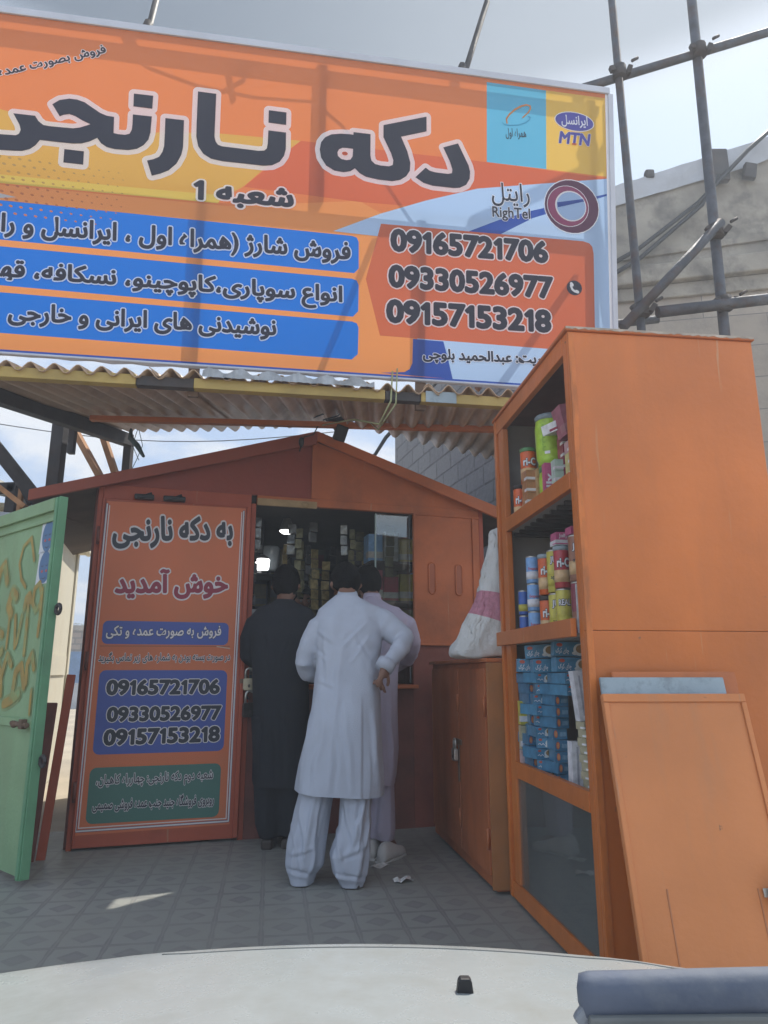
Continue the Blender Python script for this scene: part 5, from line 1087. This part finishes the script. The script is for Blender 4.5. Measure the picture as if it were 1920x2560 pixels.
for k in range(46):
    a=rng.uniform(0,2*math.pi); up=rng.uniform(-.15,1.0); L_=rng.uniform(1.0,1.6); prev=None
    for s in range(9):
        f=s/8; r=L_*f; z=2.7+up*L_*f*.9-1.0*f*f*L_*.8; p=Vector((r*math.cos(a),r*math.sin(a),z))
        if prev is not None:
            d=(p-prev); sidev=Vector((-math.sin(a),math.cos(a),0))
            for sg_ in (1,-1):
                for q in range(3):
                    c0=prev+d*(q/3); tip=c0+sidev*sg_*.28*math.sin(math.pi*min(1,f+.12))+d*.5+Vector((0,0,-.12*rng.random()))
                    b.face([c0,c0+d*.16,tip])
        prev=p
b.build('crown',M('palm_leaf',(.07,.10,.05),.6,.3,5),pt,recalc=False)
# paper scraps
for i,(x,y,l,a) in enumerate(((.10,4.02,'crumpled white paper scrap on the tiles right of the man in pale blue',.4),(-.02,4.32,'flat white paper scrap near the white trainers',.9))):
    b=B(); rng=random.Random(i+30); g=[[b.b.verts.new((.05*(u-2)*.5,.035*(v-2)*.5,.006+rng.uniform(0,.022 if i==0 else .008))) for v in range(5)] for u in range(5)]
    for u in range(4):
        for v in range(4): b.b.faces.new((g[u][v],g[u+1][v],g[u+1][v+1],g[u][v+1]))
    o=b.build('paper_scrap',pk('paper',(.7,.7,.68))); o.location=(x,y,.001); o.rotation_euler=(0,0,a); tag(o,l,'paper')

# ------------------------------------------------------------------ car bonnet and wiper in the foreground
car=thing('car','white car bonnet with washer nozzle and grey wiper along the bottom edge','car',(0,0,0))
CARW=M('car_white',(.30,.322,.325),.22,.06,2.5,.04,60,dirt=(.22,.225,.21),dirt_amt=.75,dirt_scale=7,spec=.5)
b=B(); nx,ny=40,26; g=[]
def hood(x,f):
    ye=1.185-.13*((x+.05)/.8)**2; y=.58+(ye-.58)*f
    z=.728-.028*f*f-.05*((x+.02)/.8)**2-.014*f
    if f>.93: q=(f-.93)/.07; z-=.020*q*q
    z+=.006*math.exp(-((abs(x)-.34)/.04)**2)*min(1,(1-f)*4)
    return (x,y,z)
for i in range(nx+1):
    x=-.80+1.6*i/nx; g.append([b.b.verts.new(hood(x,j/ny)) for j in range(ny+1)]+[b.b.verts.new((x,hood(x,1)[1]+.012,hood(x,1)[2]-.04)),b.b.verts.new((x,hood(x,1)[1]+.02,.40)),b.b.verts.new((x,hood(x,1)[1]-.03,.16))])
for a,c in zip(g,g[1:]):
    for j in range(len(a)-1): f=b.b.faces.new((a[j],c[j],c[j+1],a[j+1])); f.smooth=True
o=b.build('bonnet',CARW,car)
b=B(); ln=[]
for i in range(41):
    x=-.79+1.58*i/40; q=hood(x,.90); ln.append((x,q[1],q[2]+.0002))
b.tube(ln[12:],.0013,6); b.build('bonnet_gap',M('panel_gap',(.15,.155,.155),.8,.1),car)
b=B(); b.prism([(.086,.705),(.107,.705),(.1045,.7215),(.1015,.724),(.0915,.724),(.0885,.7215)],.935,.948); b.build('washer_nozzle',BLACK,car,bevel=.002)
wi=B(); wi.tube([(.42,.545,.80),(.30,.60,.793),(.205,.66,.782)],[.016,.014,.011],10); wiper=wi.build('wiper',M('wiper_grey',(.15,.17,.20),.4,.1,5),car,smooth=True)
b=B(); b.bar((.172,.702,.800),(.80,.668,.826),.028,.036,bev=.0125); b.build('blade',M('wiper_blade_grey',(.105,.125,.17),.6,.12,7,.15,40,dirt=(.24,.25,.26),dirt_amt=.6,dirt_scale=8,spec=.3),wiper,smooth=True)
b=B(); b.bar((.178,.694,.784),(.80,.660,.803),.020,.012,bev=.003); b.build('rubber',M('wiper_rubber',(.16,.17,.17),.5,.1),wiper)
b=B(); b.bar((.170,.6985,.780),(.192,.697,.806),.012,.012,bev=.004); b.build('end_clip',M('clip_grey',(.22,.24,.27),.4,.1),wiper)
b=B(); b.bar((.02,.74,.7335),(.15,.715,.752),.018,.022,bev=.005); b.bar((.15,.715,.752),(.185,.702,.772),.016,.016,bev=.004); b.build('pivot_arm',DARKST,wiper)
b=B(); b.bar((.25,.69,.742),(.80,.66,.735),.02,.010); b.build('cowl_strip',BLACK,car)
# ------------------------------------------------------------------ people
def skinned(name,chains,mat,parent,root,sub=1):
    """one continuous surface grown from connected joints; chains: lists of (key,(x,y,z),radius)"""
    V={};vs=[];rad=[];ed=[]
    for ch in chains:
        pk_=None
        for it in ch:
            k=it[0]
            if k not in V:
                V[k]=len(vs); vs.append(it[1]); rad.append(it[2])
            if pk_ is not None: ed.append((V[pk_],V[k]))
            pk_=k
    me=bpy.data.meshes.new(name); me.from_pydata(vs,ed,[]); o=bpy.data.objects.new(name,me); link(o,parent); me.materials.append(mat)
    md=o.modifiers.new('skin','SKIN'); md.use_smooth_shade=True; md.branch_smoothing=.4
    for i,r in enumerate(rad):
        sv=me.skin_vertices[0].data[i]; rr=r if isinstance(r,tuple) else (r,r); sv.radius=rr; sv.use_root=(i==V[root])
    s=o.modifiers.new('sub','SUBSURF'); s.levels=sub; s.render_levels=sub
    baked(o); 
    for p in o.data.polygons: p.use_smooth=True
    return o
def hand(prefix,wrist,d,up,curl=.3,s=1.0,side=1):
    """palm and five fingers: d = pointing direction, up = back of the hand; side = thumb side"""
    d=Vector(d).normalized(); up=Vector(up); up=(up-d*up.dot(d)).normalized(); t=d.cross(up).normalized()*side; w_=Vector(wrist); out=[]
    P=lambda a,b_,c: tuple(w_+d*a*s+t*b_*s+up*c*s)
    out.append([(prefix+'w',tuple(w_),.026*s),(prefix+'p',P(.045,.0,0),(.040*s,.018*s)),(prefix+'k',P(.078,-.002,0),(.038*s,.015*s))])
    for i,(off,L) in enumerate(((.030,.072),(.010,.082),(-.011,.076),(-.030,.058))):
        c=curl*(1+.25*i); pts=[(prefix+'k',)]
        chain=[(prefix+'k',None,None)]; a=.082; z=0; ang=0
        for j in range(3):
            ang+=c*.75; a+=L/3*math.cos(ang); z-=L/3*math.sin(ang); chain.append((prefix+'f%d%d'%(i,j),P(a,off*(1+.12*j),z),(.0088-.0010*j)*s))
        out.append(chain)
    th=[(prefix+'p',None,None)]
    for j,(a,b_,c) in enumerate(((.040,.034,-.010),(.066,.042,-.022),(.090,.040,-.034))): th.append((prefix+'t%d'%j,P(a,b_,c),(.012-.002*j)*s))
    out.append(th); return out
def head_chains(c,face,s=1.0,tilt=(0,0,0)):
    """neck, skull, jaw, nose and ears; c = centre of the skull, face = facing direction"""
    c=Vector(c); f=Vector(face).normalized(); u=Vector((0,0,1))+Vector(tilt); u=(u-f*u.dot(f)).normalized(); r=f.cross(u)
    P=lambda a,b_,z: tuple(c+f*a*s+r*b_*s+u*z*s)
    return [[('neck',None,None),('hd0',P(-.015,0,-.075),.062*s),('hd1',P(-.004,0,0.0),.088*s),('hd2',P(-.008,0,.055),.078*s),('hd3',P(-.006,0,.095),.045*s)],
            [('hd0',None,None),('jaw',P(.045,0,-.075),.042*s),('chin',P(.072,0,-.098),.024*s)],
            [('hd1',None,None),('nb',P(.085,0,-.005),.020*s),('nt',P(.108,0,-.032),.014*s)],
            [('hd1',None,None),('earl',P(-.008,-.080,-.010),(.020*s,.028*s)),('earl2',P(-.020,-.094,.004),(.010*s,.026*s))],
            [('hd1',None,None),('earr',P(-.008,.080,-.010),(.020*s,.028*s)),('earr2',P(-.020,.094,.004),(.010*s,.026*s))]],P
def hair(parent,P,s,seed):
    b=B(); n,m_=40,22; cap=[]
    for i in range(1,m_+1):
        ring=[]
        for j in range(n):
            a=2*math.pi*j/n; fx=math.cos(a)
            lim=math.pi*(.79 if fx<-.15 else .79-.45*min(1,(fx+.15)/.95)**.7)+.10*mnoise.noise(Vector((math.cos(a)*5,math.sin(a)*5,seed)))     # low at the nape, high over the face
            p=lim*i/m_; q=Vector((a*2+seed,p*5,seed)); tuft=.006*mnoise.noise(Vector((math.cos(a)*3+seed,math.sin(a)*3,p*3)))+.0025*mnoise.noise(Vector((math.cos(a)*14,math.sin(a)*14,p*9+seed)))
            rr=.098+tuft
            ring.append(b.b.verts.new(P(rr*1.08*math.sin(p)*fx-.012,rr*.93*math.sin(p)*math.sin(a),.022+(.118+tuft)*math.cos(p))))
        cap.append(ring)
    b.rings(cap,0,False); b.b.faces.new(cap[0])
    o=b.build('hair',HAIRM,parent,smooth=True); md=o.modifiers.new('s','SOLIDIFY'); md.thickness=.022; md.offset=-1; baked(o)
    for p in o.data.polygons: p.use_smooth=True
    return o
def loft(b,rows,n=36,k=0,cap=True):
    """rows: (z or callable offset, xl, xr, yc, yr, tilt) -> elliptical rings"""
    rings=[]
    for row in rows:
        z,xl,xr,yc,yr=row[:5]; tl=row[5] if len(row)>5 else 0; cx=(xl+xr)/2; rx=(xr-xl)/2; fold=row[6] if len(row)>6 else 0
        r=[]
        for j in range(n):
            a=2*math.pi*j/n; e=.82; ca=math.copysign(abs(math.cos(a))**e,math.cos(a)); sa=math.copysign(abs(math.sin(a))**e,math.sin(a)); d=1+fold*2.0*mnoise.noise(Vector((1.9*math.cos(a)+cx*9,1.9*math.sin(a),z*2.2)))+fold*.9*mnoise.noise(Vector((4.2*math.cos(a)+cx*7,4.2*math.sin(a),z*3)))
            r.append(b.b.verts.new((cx+rx*ca*d,yc+yr*sa*d,z+tl*ca)))
        rings.append(r)
    b.rings(rings,k,cap)
def garment(name,fn,mat,parent,voxel=.010,smooth=6,wr=.010,seed=0,zs=.35,hem=None,joints=(),creases=(),steps=()):
    b=B(); fn(b); o=b.build(name,mat,parent)
    md=o.modifiers.new('r','REMESH'); md.mode='VOXEL'; md.voxel_size=voxel
    s=o.modifiers.new('sm','SMOOTH'); s.factor=.5; s.iterations=smooth
    baked(o); me=o.data
    me.calc_loop_triangles() if hasattr(me,'calc_loop_triangles') else None
    no=[v.normal.copy() for v in me.vertices]
    for v,nn in zip(me.vertices,no):
        p=v.co
        f=mnoise.noise(Vector((p.x*6+seed,p.y*6,p.z*1.5)))                       # long soft vertical folds
        f1=mnoise.noise(Vector((p.x*11+p.z*1.2+seed,p.y*11,p.z*1.8+5)))
        w_=wr*(f*.9+f1*.45)
        for jc in joints:                                                             # gathered creases round a bent joint
            dv=p-jc; d=dv.length
            if d<.26: w_+=.0045*math.sin(d*85+3.2*mnoise.noise(p*9))*math.exp(-(d/.13)**2)
        for x0,z0,x1,z1,A,wd in creases:                                              # pulled creases on the side towards the street
            if nn.y>.35: continue
            L2=(x1-x0)**2+(z1-z0)**2; u=((p.x-x0)*(x1-x0)+(p.z-z0)*(z1-z0))/L2
            if -.05<u<1.05:
                uu=min(1,max(0,u)); wob=.012*mnoise.noise(Vector((p.z*9,x0*20,z0)))
                d=((p.x-x0)*(z1-z0)-(p.z-z0)*(x1-x0))/math.sqrt(L2)+wob
                w_+=A*math.sin(math.pi*uu)**.6*(math.exp(-(d/wd)**2)-.55*math.exp(-((d-wd*1.7)/wd)**2))
        for x0,z0,x1,z1,A in steps:                                                   # edge of the slit lying over the panel behind it
            if nn.y>.5 or p.z>max(z0,z1): continue
            u=(p.z-z0)/(z1-z0); xx=x0+(x1-x0)*u
            w_+=A*min(1,max(-1,(xx-p.x)/.006))*min(1,u*4)*(1 if abs(xx-p.x)<.06 else max(0,1-(abs(xx-p.x)-.06)/.06))
        v.co=p+nn*w_
    if hem:                                                   # cut the closed end open so that the hem is a thin edge of cloth
        bm=bmesh.new(); bm.from_mesh(me)
        for co,n in hem: bmesh.ops.bisect_plane(bm,geom=bm.verts[:]+bm.edges[:]+bm.faces[:],plane_co=co,plane_no=n,clear_outer=True)
        bm.to_mesh(me); bm.free()
    for p in me.polygons: p.use_smooth=True
    me.materials.clear(); me.materials.append(mat); return o
def cloth(name,col,dirt):
    return M(name,col,.85,.05,4,.35,220,dirt=dirt,dirt_amt=.35,dirt_scale=3,spec=.2)
PALE=cloth('pale_blue_cotton',(.43,.46,.53),(.34,.35,.38)); LAV=cloth('lavender_cotton',(.41,.37,.46),(.34,.31,.36)); BLKC=cloth('black_cotton',(.022,.024,.030),(.035,.035,.04)); DKC=cloth('dark_cotton',(.03,.03,.04),(.05,.05,.05)); SHOE=M('dusty_white_trainer',(.55,.54,.52),.6,.1,12,.2,60); SAND=M('dark_sandal',(.05,.04,.035),.6,.2,8)
def eyes(parent,P):
    b=B()
    for sx in (-1,1): b.ell(P(.078,.032*sx,.012),(.011,.011,.011),seg=10)
    b.build('eyes',M('eye_white',(.16,.15,.14),.3,.05),parent)
    b=B(); b.tube([P(.082,-.022,-.055),P(.090,0,-.057),P(.082,.022,-.055)],.005,6); b.build('lips',M('lips',(.25,.09,.07),.5,.1),parent,smooth=True)
    b=B()
    for sx in (-1,1): b.tube([P(.082,.018*sx,.034),P(.084,.034*sx,.038),P(.074,.050*sx,.034)],.005,6)
    b.build('eyebrows',HAIRM,parent)
def body(t,J,face,hs=1.0,hand_l=None,hand_r=None,tilt=(0,0,0),eyes_on=True):
    hc,P=head_chains(J['head'],face,hs,tilt)
    ch=[[('pel',J['pel'],.10),('sp',J['sp'],.095),('ch',J['ch'],.11),('nk0',J['nk0'],.07),('neck',J['neck'],.056)]]
    ch+=hc
    for s in 'lr':
        ch.append([('ch',None,None),('sh'+s,J['sh'+s],.050),('el'+s,J['el'+s],.036),('wr'+s,J['wr'+s],.029)])
        ch.append([('pel',None,None),('hip'+s,J['hip'+s],.07),('kn'+s,J['kn'+s],.045),('an'+s,J['an'+s],.042),('to'+s,tuple(Vector(J['an'+s])+Vector(J.get('toe',(0,.15,-.05)))),.034)])
        h=hand_l if s=='l' else hand_r
        if h:
            hcs=hand('h'+s,J['wr'+s],*h); hcs[0][0]=('wr'+s,None,None); ch+=hcs
    fixed=[]; known={}
    for c in ch:
        for it in c:
            if it[1] is not None and it[0] not in known: known[it[0]]=it
    for c in ch: fixed.append([known[it[0]] for it in c])
    o=skinned('body',fixed,SKIN,t,'pel',1)
    hair(t,P,hs,hash(str(J['head']))%97)
    if eyes_on: eyes(t,P)
    return P
# --- man in pale blue shalwar kameez, seen from behind, right hand held behind his hip
px,py=-.235,3.95
m1=thing('person','man in pale blue shalwar kameez seen from behind with one hand behind his hip','person',(px,py,0))
J=dict(pel=(-.0,.02,.93),sp=(.01,.05,1.12),ch=(.02,.12,1.33),nk0=(.025,.19,1.46),neck=(.022,.225,1.515),head=(.0,.300,1.600),
 shl=(-.125,.13,1.375),ell=(-.208,.14,1.135),wrl=(-.13,.36,1.10),shr=(.165,.13,1.375),elr=(.348,.055,1.258),wrr=(.235,-.115,1.105),
 hipl=(-.10,.02,.86),knl=(-.17,.06,.47),anl=(-.195,.0,.09),hipr=(.09,.02,.86),knr=(.09,.06,.47),anr=(.075,-.03,.09),toe=(.01,.15,-.045))
P=body(m1,J,(-.30,.86,-.42),1.0,((.6,.7,0),(0,0,1),.3,1,1),((-.30,-.0,-.95),(-.2,-.95,.05),.62,1.0,-1))
def kam1(b):
    o=lambda z,l,r,yc,yr,*k:(z,l-px,r-px,yc,yr)+k
    loft(b,[o(.40,-.47,.006,.03,.172,.030,.02),o(.50,-.472,.010,.03,.175,.028,.03),o(.61,-.462,.006,.03,.175,.02,.035),o(.78,-.427,-.004,.035,.17,.01,.03),o(.956,-.398,-.022,.04,.155,0,.02),o(1.138,-.382,-.035,.07,.140,0,.01),o(1.30,-.392,-.01,.115,.135),o(1.385,-.405,.006,.14,.120),o(1.44,-.385,-.018,.16,.100),o(1.480,-.335,-.085,.178,.080),o(1.503,-.300,-.130,.19,.070),o(1.520,-.283,-.150,.20,.066)])
    b.tube([(-.09,.14,1.37),(-.14,.13,1.33),(-.185,.125,1.24),(-.208,.135,1.13),(-.195,.19,1.08),(-.15,.32,1.09)],[.07,.074,.064,.060,.056,.048],18)
    b.tube([(.14,.14,1.385),(.21,.125,1.36),(.295,.085,1.30),(.348,.055,1.258),(.34,.0,1.222),(.285,-.07,1.155),(.245,-.105,1.115)],[.07,.074,.066,.061,.058,.052,.047],18)
garment('kameez',kam1,PALE,m1,.0075,4,.019,0,hem=[(Vector((0,0,.452)),Vector((-.062,0,-1)).normalized())],joints=[Vector((.348,.02,1.25)),Vector((-.205,.14,1.13)),Vector((.26,-.06,1.13)),Vector((.16,.10,1.36))],creases=[(.02,1.32,-.03,.78,.007,.018),(-.11,1.30,-.05,.98,.006,.014),(.07,1.30,.165,1.15,-.007,.013),(.14,1.36,.0,1.20,.007,.012),(.16,1.28,.05,1.12,.006,.011),(-.15,1.31,-.02,1.22,.006,.012),(-.16,1.22,-.06,1.14,-.005,.010),(-.13,1.05,-.02,1.0,.005,.012),(.03,.92,.075,.47,.008,.016),(-.07,.86,-.13,.46,.008,.016),(-.14,.95,-.21,.52,.008,.014),(-.01,.75,-.02,.46,-.007,.015),(.17,.9,.21,.50,.008,.013)],steps=[(.118,.98,.125,.44,.007)])
b=B(); ringc=[]
for z,r_,yy in ((1.500,.068,.195),(1.535,.060,.212),(1.548,.054,.216)):
    ringc.append([b.b.verts.new((.018+r_*math.cos(2*math.pi*j/24),yy+r_*.95*math.sin(2*math.pi*j/24),z+.012*math.sin(2*math.pi*j/24))) for j in range(24)])
b.rings(ringc,0,False); o=b.build('collar',PALE,m1,smooth=True); md=o.modifiers.new('s','SOLIDIFY'); md.thickness=.006; baked(o)
b=B(); pr=None
b.tube([(.255,-.105,1.135),(.232,-.125,1.095)],[.052,.050],20); b.build('cuff',PALE,m1,smooth=True)
def seam(pts,nm,par,mat,r=.0028):
    b=B(); b.tube(pts,r,6); return b.build(nm,mat,par,smooth=True)
def trou1(b):
    loft(b,[(-.01,-.235,-.140,.02,.070),(.04,-.248,-.128,.02,.078,0,.05),(.10,-.268,-.085,.02,.10,0,.09),(.20,-.262,-.070,.03,.115,0,.09),(.35,-.236,-.045,.04,.125,0,.08),(.50,-.205,-.018,.04,.12,0,.04),(.72,-.165,.0,.03,.11)],30)
    loft(b,[(-.03,.018,.120,.0,.07),(.02,.006,.130,.0,.078,0,.05),(.07,-.026,.154,-.005,.105,0,.09),(.16,-.042,.168,.0,.12,0,.10),(.30,-.005,.174,.02,.13,0,.09),(.45,-.005,.185,.03,.12,0,.05),(.72,.0,.155,.03,.11)],30)
garment('trousers',trou1,PALE,m1,.0075,3,.018,7,.45,hem=[(Vector((0,0,.012)),Vector((0,0,-1)))],creases=[(-.21,.46,-.165,.10,.010,.011),(-.12,.45,-.18,.13,.010,.012),(-.075,.46,-.10,.18,-.010,.012),(-.24,.30,-.19,.05,.009,.010),(-.10,.26,-.14,.05,.009,.010),(-.27,.10,-.11,.055,-.009,.010),(-.26,.16,-.12,.20,.007,.010),(.02,.47,.075,.22,.010,.012),(.15,.46,.05,.17,.011,.012),(.175,.34,.10,.07,.010,.011),(-.02,.28,.055,.07,.010,.011),(.10,.46,.12,.24,-.010,.012),(-.03,.09,.155,.055,-.009,.010),(.0,.17,.15,.22,.008,.010)])
for x,y in ((-.19,.04),(.075,.0)):
    b=B(); b.prism([(-.035+x,y-.07),(.035+x,y-.07),(.045+x,y+.06),(.030+x,y+.15),(-.025+x,y+.15),(-.040+x,y+.06)],.003,.030,ax='z'); b.build('sandal',SAND,m1,bevel=.008)
# --- man in lavender, leaning to the counter on the right
qx,qy=.0,4.5
m2=thing('person','man in lavender shalwar kameez and white trainers, half hidden behind the man in pale blue','person',(qx,qy,0))
J=dict(pel=(-.06,.03,.95),sp=(-.05,.06,1.15),ch=(-.02,.14,1.38),nk0=(-.07,.22,1.52),neck=(-.08,.25,1.565),head=(-.115,.315,1.662),shl=(-.16,.17,1.42),ell=(-.26,.36,1.25),wrl=(-.16,.55,1.10),shr=(.085,.17,1.41),elr=(.175,.30,1.22),wrr=(.06,.52,1.12),hipl=(-.10,.05,.86),knl=(-.065,.08,.50),anl=(-.06,.06,.09),hipr=(-.01,.02,.86),knr=(.015,.05,.50),anr=(.01,-.0,.09),toe=(.05,.12,-.045))
P=body(m2,J,(-.55,.78,-.25),1.0,((0,1,-.2),(0,0,1),.3,1,1),((-.3,1,-.2),(0,0,1),.3,1,-1))
def kam2(b):
    loft(b,[(.37,-.17,.06,.03,.17,.02),(.48,-.19,.075,.03,.18,.02,.03),(.62,-.20,.086,.03,.175,0,.03),(.90,-.20,.082,.04,.16),(1.10,-.19,.085,.07,.145),(1.30,-.20,.13,.12,.14),(1.42,-.22,.16,.16,.125),(1.50,-.20,.11,.19,.10),(1.545,-.145,-.01,.225,.075),(1.57,-.125,-.04,.24,.06)])
    b.tube([(.08,.165,1.42),(.135,.17,1.38),(.178,.23,1.28),(.178,.31,1.20),(.12,.42,1.15),(.07,.51,1.12)],[.072,.074,.065,.060,.054,.046],16); b.tube([(-.15,.17,1.42),(-.215,.22,1.36),(-.26,.34,1.26),(-.2,.46,1.17)],[.085,.078,.066,.05],16)
garment('kameez',kam2,LAV,m2,.010,4,.016,3,hem=[(Vector((0,0,.425)),Vector((-.05,0,-1)).normalized())],joints=[Vector((.175,.31,1.21))],creases=[(.02,1.40,.10,1.15,.006,.012),(.06,1.35,-.03,1.15,.006,.012),(.03,1.0,.06,.45,.009,.014),(-.03,.9,-.02,.45,.008,.014)])
b=B(); ringc=[]
for z,r_,yy in ((1.548,.066,.235),(1.588,.058,.25),(1.600,.052,.252)): ringc.append([b.b.verts.new((-.082+r_*math.cos(2*math.pi*j/24),yy+r_*.95*math.sin(2*math.pi*j/24),z)) for j in range(24)])
b.rings(ringc,0,False); o=b.build('collar',LAV,m2,smooth=True); md=o.modifiers.new('s','SOLIDIFY'); md.thickness=.006; baked(o)
def trou2(b):
    loft(b,[(.105,-.045,.055,.0,.07),(.16,-.055,.062,.0,.08,0,.06),(.35,-.04,.06,.03,.10,0,.05),(.62,-.03,.06,.02,.11)],28); loft(b,[(.105,-.11,-.015,.06,.07),(.35,-.13,-.0,.08,.09,0,.05),(.62,-.14,.0,.03,.11)],28)
garment('trousers',trou2,LAV,m2,.010,3,.012,11,.45)
for x,y,a in ((.035,-.02,-.5),(-.05,.06,-.3)):
    t=B(); rings=[]
    for yy,w_,h_ in ((-.115,.030,.075),(-.09,.040,.105),(-.03,.042,.110),(.03,.044,.085),(.09,.047,.062),(.14,.040,.05),(.165,.02,.035)):
        rings.append([t.b.verts.new((w_*math.cos(q)*(1 if math.sin(q)<0 else .8),yy,.012+max(0,h_*.5*(1+math.sin(q))))) for q in [2*math.pi*k/16 for k in range(16)]])
    t.rings(rings,0,True); sh_=t.build('trainer',SHOE,m2,smooth=True); sh_.location=(x,y,-.008); sh_.rotation_euler=(0,0,a)
    t=B(); t.prism([(-.034,-.12),(.034,-.12),(.050,.05),(.045,.13),(.015,.172),(-.02,.17),(-.046,.12),(-.046,.04)],0,.022,ax='z'); so=t.build('sole',M('trainer_sole',(.45,.44,.42),.7,.1),sh_,bevel=.004)
# --- man in black at the left
bx,by=-.70,4.78
m3=thing('person','man dressed all in black seen from behind at the left end of the kiosk window','person',(bx,by,0))
J=dict(pel=(.0,.02,.97),sp=(.0,.03,1.18),ch=(.01,.05,1.40),nk0=(.015,.07,1.53),neck=(.015,.085,1.575),head=(.015,.13,1.672),shl=(-.14,.05,1.42),ell=(-.21,.08,1.20),wrl=(-.14,.30,1.09),shr=(.165,.05,1.42),elr=(.235,.1,1.2),wrr=(.15,.33,1.1),hipl=(-.09,.02,.90),knl=(-.075,.05,.50),anl=(-.03,.0,.09),hipr=(.09,.02,.90),knr=(.09,.05,.50),anr=(.09,.02,.09),toe=(.02,.14,-.045))
P=body(m3,J,(.15,1,-.12),1.06,((.3,1,-.1),(0,0,1),.3,1,1),((-.3,1,-.1),(0,0,1),.3,1,-1))
def kam3(b):
    loft(b,[(.34,-.13,.20,.03,.15,0),(.40,-.15,.22,.03,.16,0,.03),(.70,-.16,.21,.03,.155,0,.03),(.95,-.175,.20,.03,.15),(1.15,-.185,.20,.035,.14),(1.32,-.205,.225,.045,.14),(1.44,-.215,.235,.055,.125),(1.505,-.17,.20,.065,.10),(1.545,-.07,.10,.075,.075),(1.57,-.045,.075,.08,.06)])
    b.tube([(-.12,.05,1.43),(-.175,.05,1.39),(-.215,.06,1.30),(-.22,.08,1.19),(-.17,.22,1.12)],[.07,.074,.066,.06,.05],16); b.tube([(.14,.05,1.43),(.20,.05,1.39),(.235,.07,1.30),(.24,.1,1.19),(.18,.26,1.12)],[.085,.08,.068,.062,.05],16)
garment('kameez',kam3,BLKC,m3,.011,5,.011,17,hem=[(Vector((0,0,.37)),Vector((0,0,-1)))],creases=[(-.08,1.35,-.02,1.0,.007,.014),(.10,1.35,.03,1.05,.007,.014),(-.06,.95,-.09,.4,.009,.016),(.06,.95,.10,.4,.009,.016),(.0,.8,.02,.38,-.008,.015)])
def trou3(b):
    loft(b,[(.06,-.085,.035,.0,.08),(.14,-.12,.05,.0,.10,0,.06),(.40,-.15,.04,.03,.12,0,.05),(.80,-.17,.03,.03,.13)],28); loft(b,[(.06,.03,.15,.02,.08),(.14,.02,.17,.02,.10,0,.06),(.40,.0,.19,.03,.12,0,.05),(.80,.0,.18,.03,.13)],28)
garment('trousers',trou3,BLKC,m3,.011,3,.012,23,.45)
for x,y in ((-.03,.02),(.09,.04)):
    b=B(); b.prism([(-.035+x,y-.11),(.035+x,y-.11),(.045+x,y+.06),(.030+x,y+.15),(-.025+x,y+.15),(-.040+x,y+.06)],.003,.06,ax='z'); b.build('shoe',SAND,m3,bevel=.012)
# --- shopkeeper inside
sx,sy,_=kw(1.62,1.05,0)
m4=thing('person','dark shopkeeper in the dim kiosk facing out between the customers','person',(sx,sy,0),(0,0,KR))
J=dict(pel=(0,0,.95),sp=(0,0,1.15),ch=(0,-.01,1.38),nk0=(0,-.02,1.51),neck=(0,-.03,1.55),head=(0,-.06,1.675),shl=(-.18,0,1.45),ell=(-.24,-.06,1.18),wrl=(-.14,-.28,1.05),shr=(.18,0,1.45),elr=(.24,-.06,1.18),wrr=(.14,-.28,1.05),hipl=(-.09,0,.88),knl=(-.1,0,.48),anl=(-.1,0,.09),hipr=(.09,0,.88),knr=(.1,0,.48),anr=(.1,0,.09),toe=(0,-.15,-.045))
P=body(m4,J,(0,-1,-.2),1.0,((0,-1,-.2),(0,0,1),.3,1,-1),((0,-1,-.2),(0,0,1),.3,1,1))
def kam4(b):
    loft(b,[(.5,-.2,.2,0,.15),(.9,-.19,.19,0,.14),(1.15,-.19,.19,0,.135),(1.40,-.215,.215,-.005,.12),(1.48,-.17,.17,-.01,.09),(1.53,-.07,.07,-.02,.065)]); b.tube([(-.15,0,1.44),(-.21,-.01,1.38),(-.245,-.06,1.2),(-.17,-.22,1.09)],[.08,.075,.06,.045],14); b.tube([(.15,0,1.44),(.21,-.01,1.38),(.245,-.06,1.2),(.17,-.22,1.09)],[.08,.075,.06,.045],14)
garment('kameez',kam4,DKC,m4,.014,4,.01,31)
def trou4(b): loft(b,[(.08,-.16,-.04,0,.08),(.6,-.19,-.0,0,.12)],20); loft(b,[(.08,.04,.16,0,.08),(.6,.0,.19,0,.12)],20)
garment('trousers',trou4,DKC,m4,.014,3,.01,37)
bpy.data.objects.remove(_to)

# ------------------------------------------------------------------ one closed box of even haze, added to stand in for the windscreen's reflected veil
hz=B(); hz.bb(-94,94,-94,94,-1.05,10.2); hzo=hz.build('haze',None); rag(hzo,'stuff')
hm_=bpy.data.materials.new('added_veil_haze'); hm_.use_nodes=True; ht=hm_.node_tree; ht.nodes.clear()
pv=ht.nodes.new('ShaderNodeVolumePrincipled'); pv.inputs['Color'].default_value=(.86,.92,1,1); pv.inputs['Density'].default_value=.0125; pv.inputs['Anisotropy'].default_value=.2
ho=ht.nodes.new('ShaderNodeOutputMaterial'); ht.links.new(pv.outputs[0],ho.inputs['Volume'])
hzo.data.materials.clear(); hzo.data.materials.append(hm_)
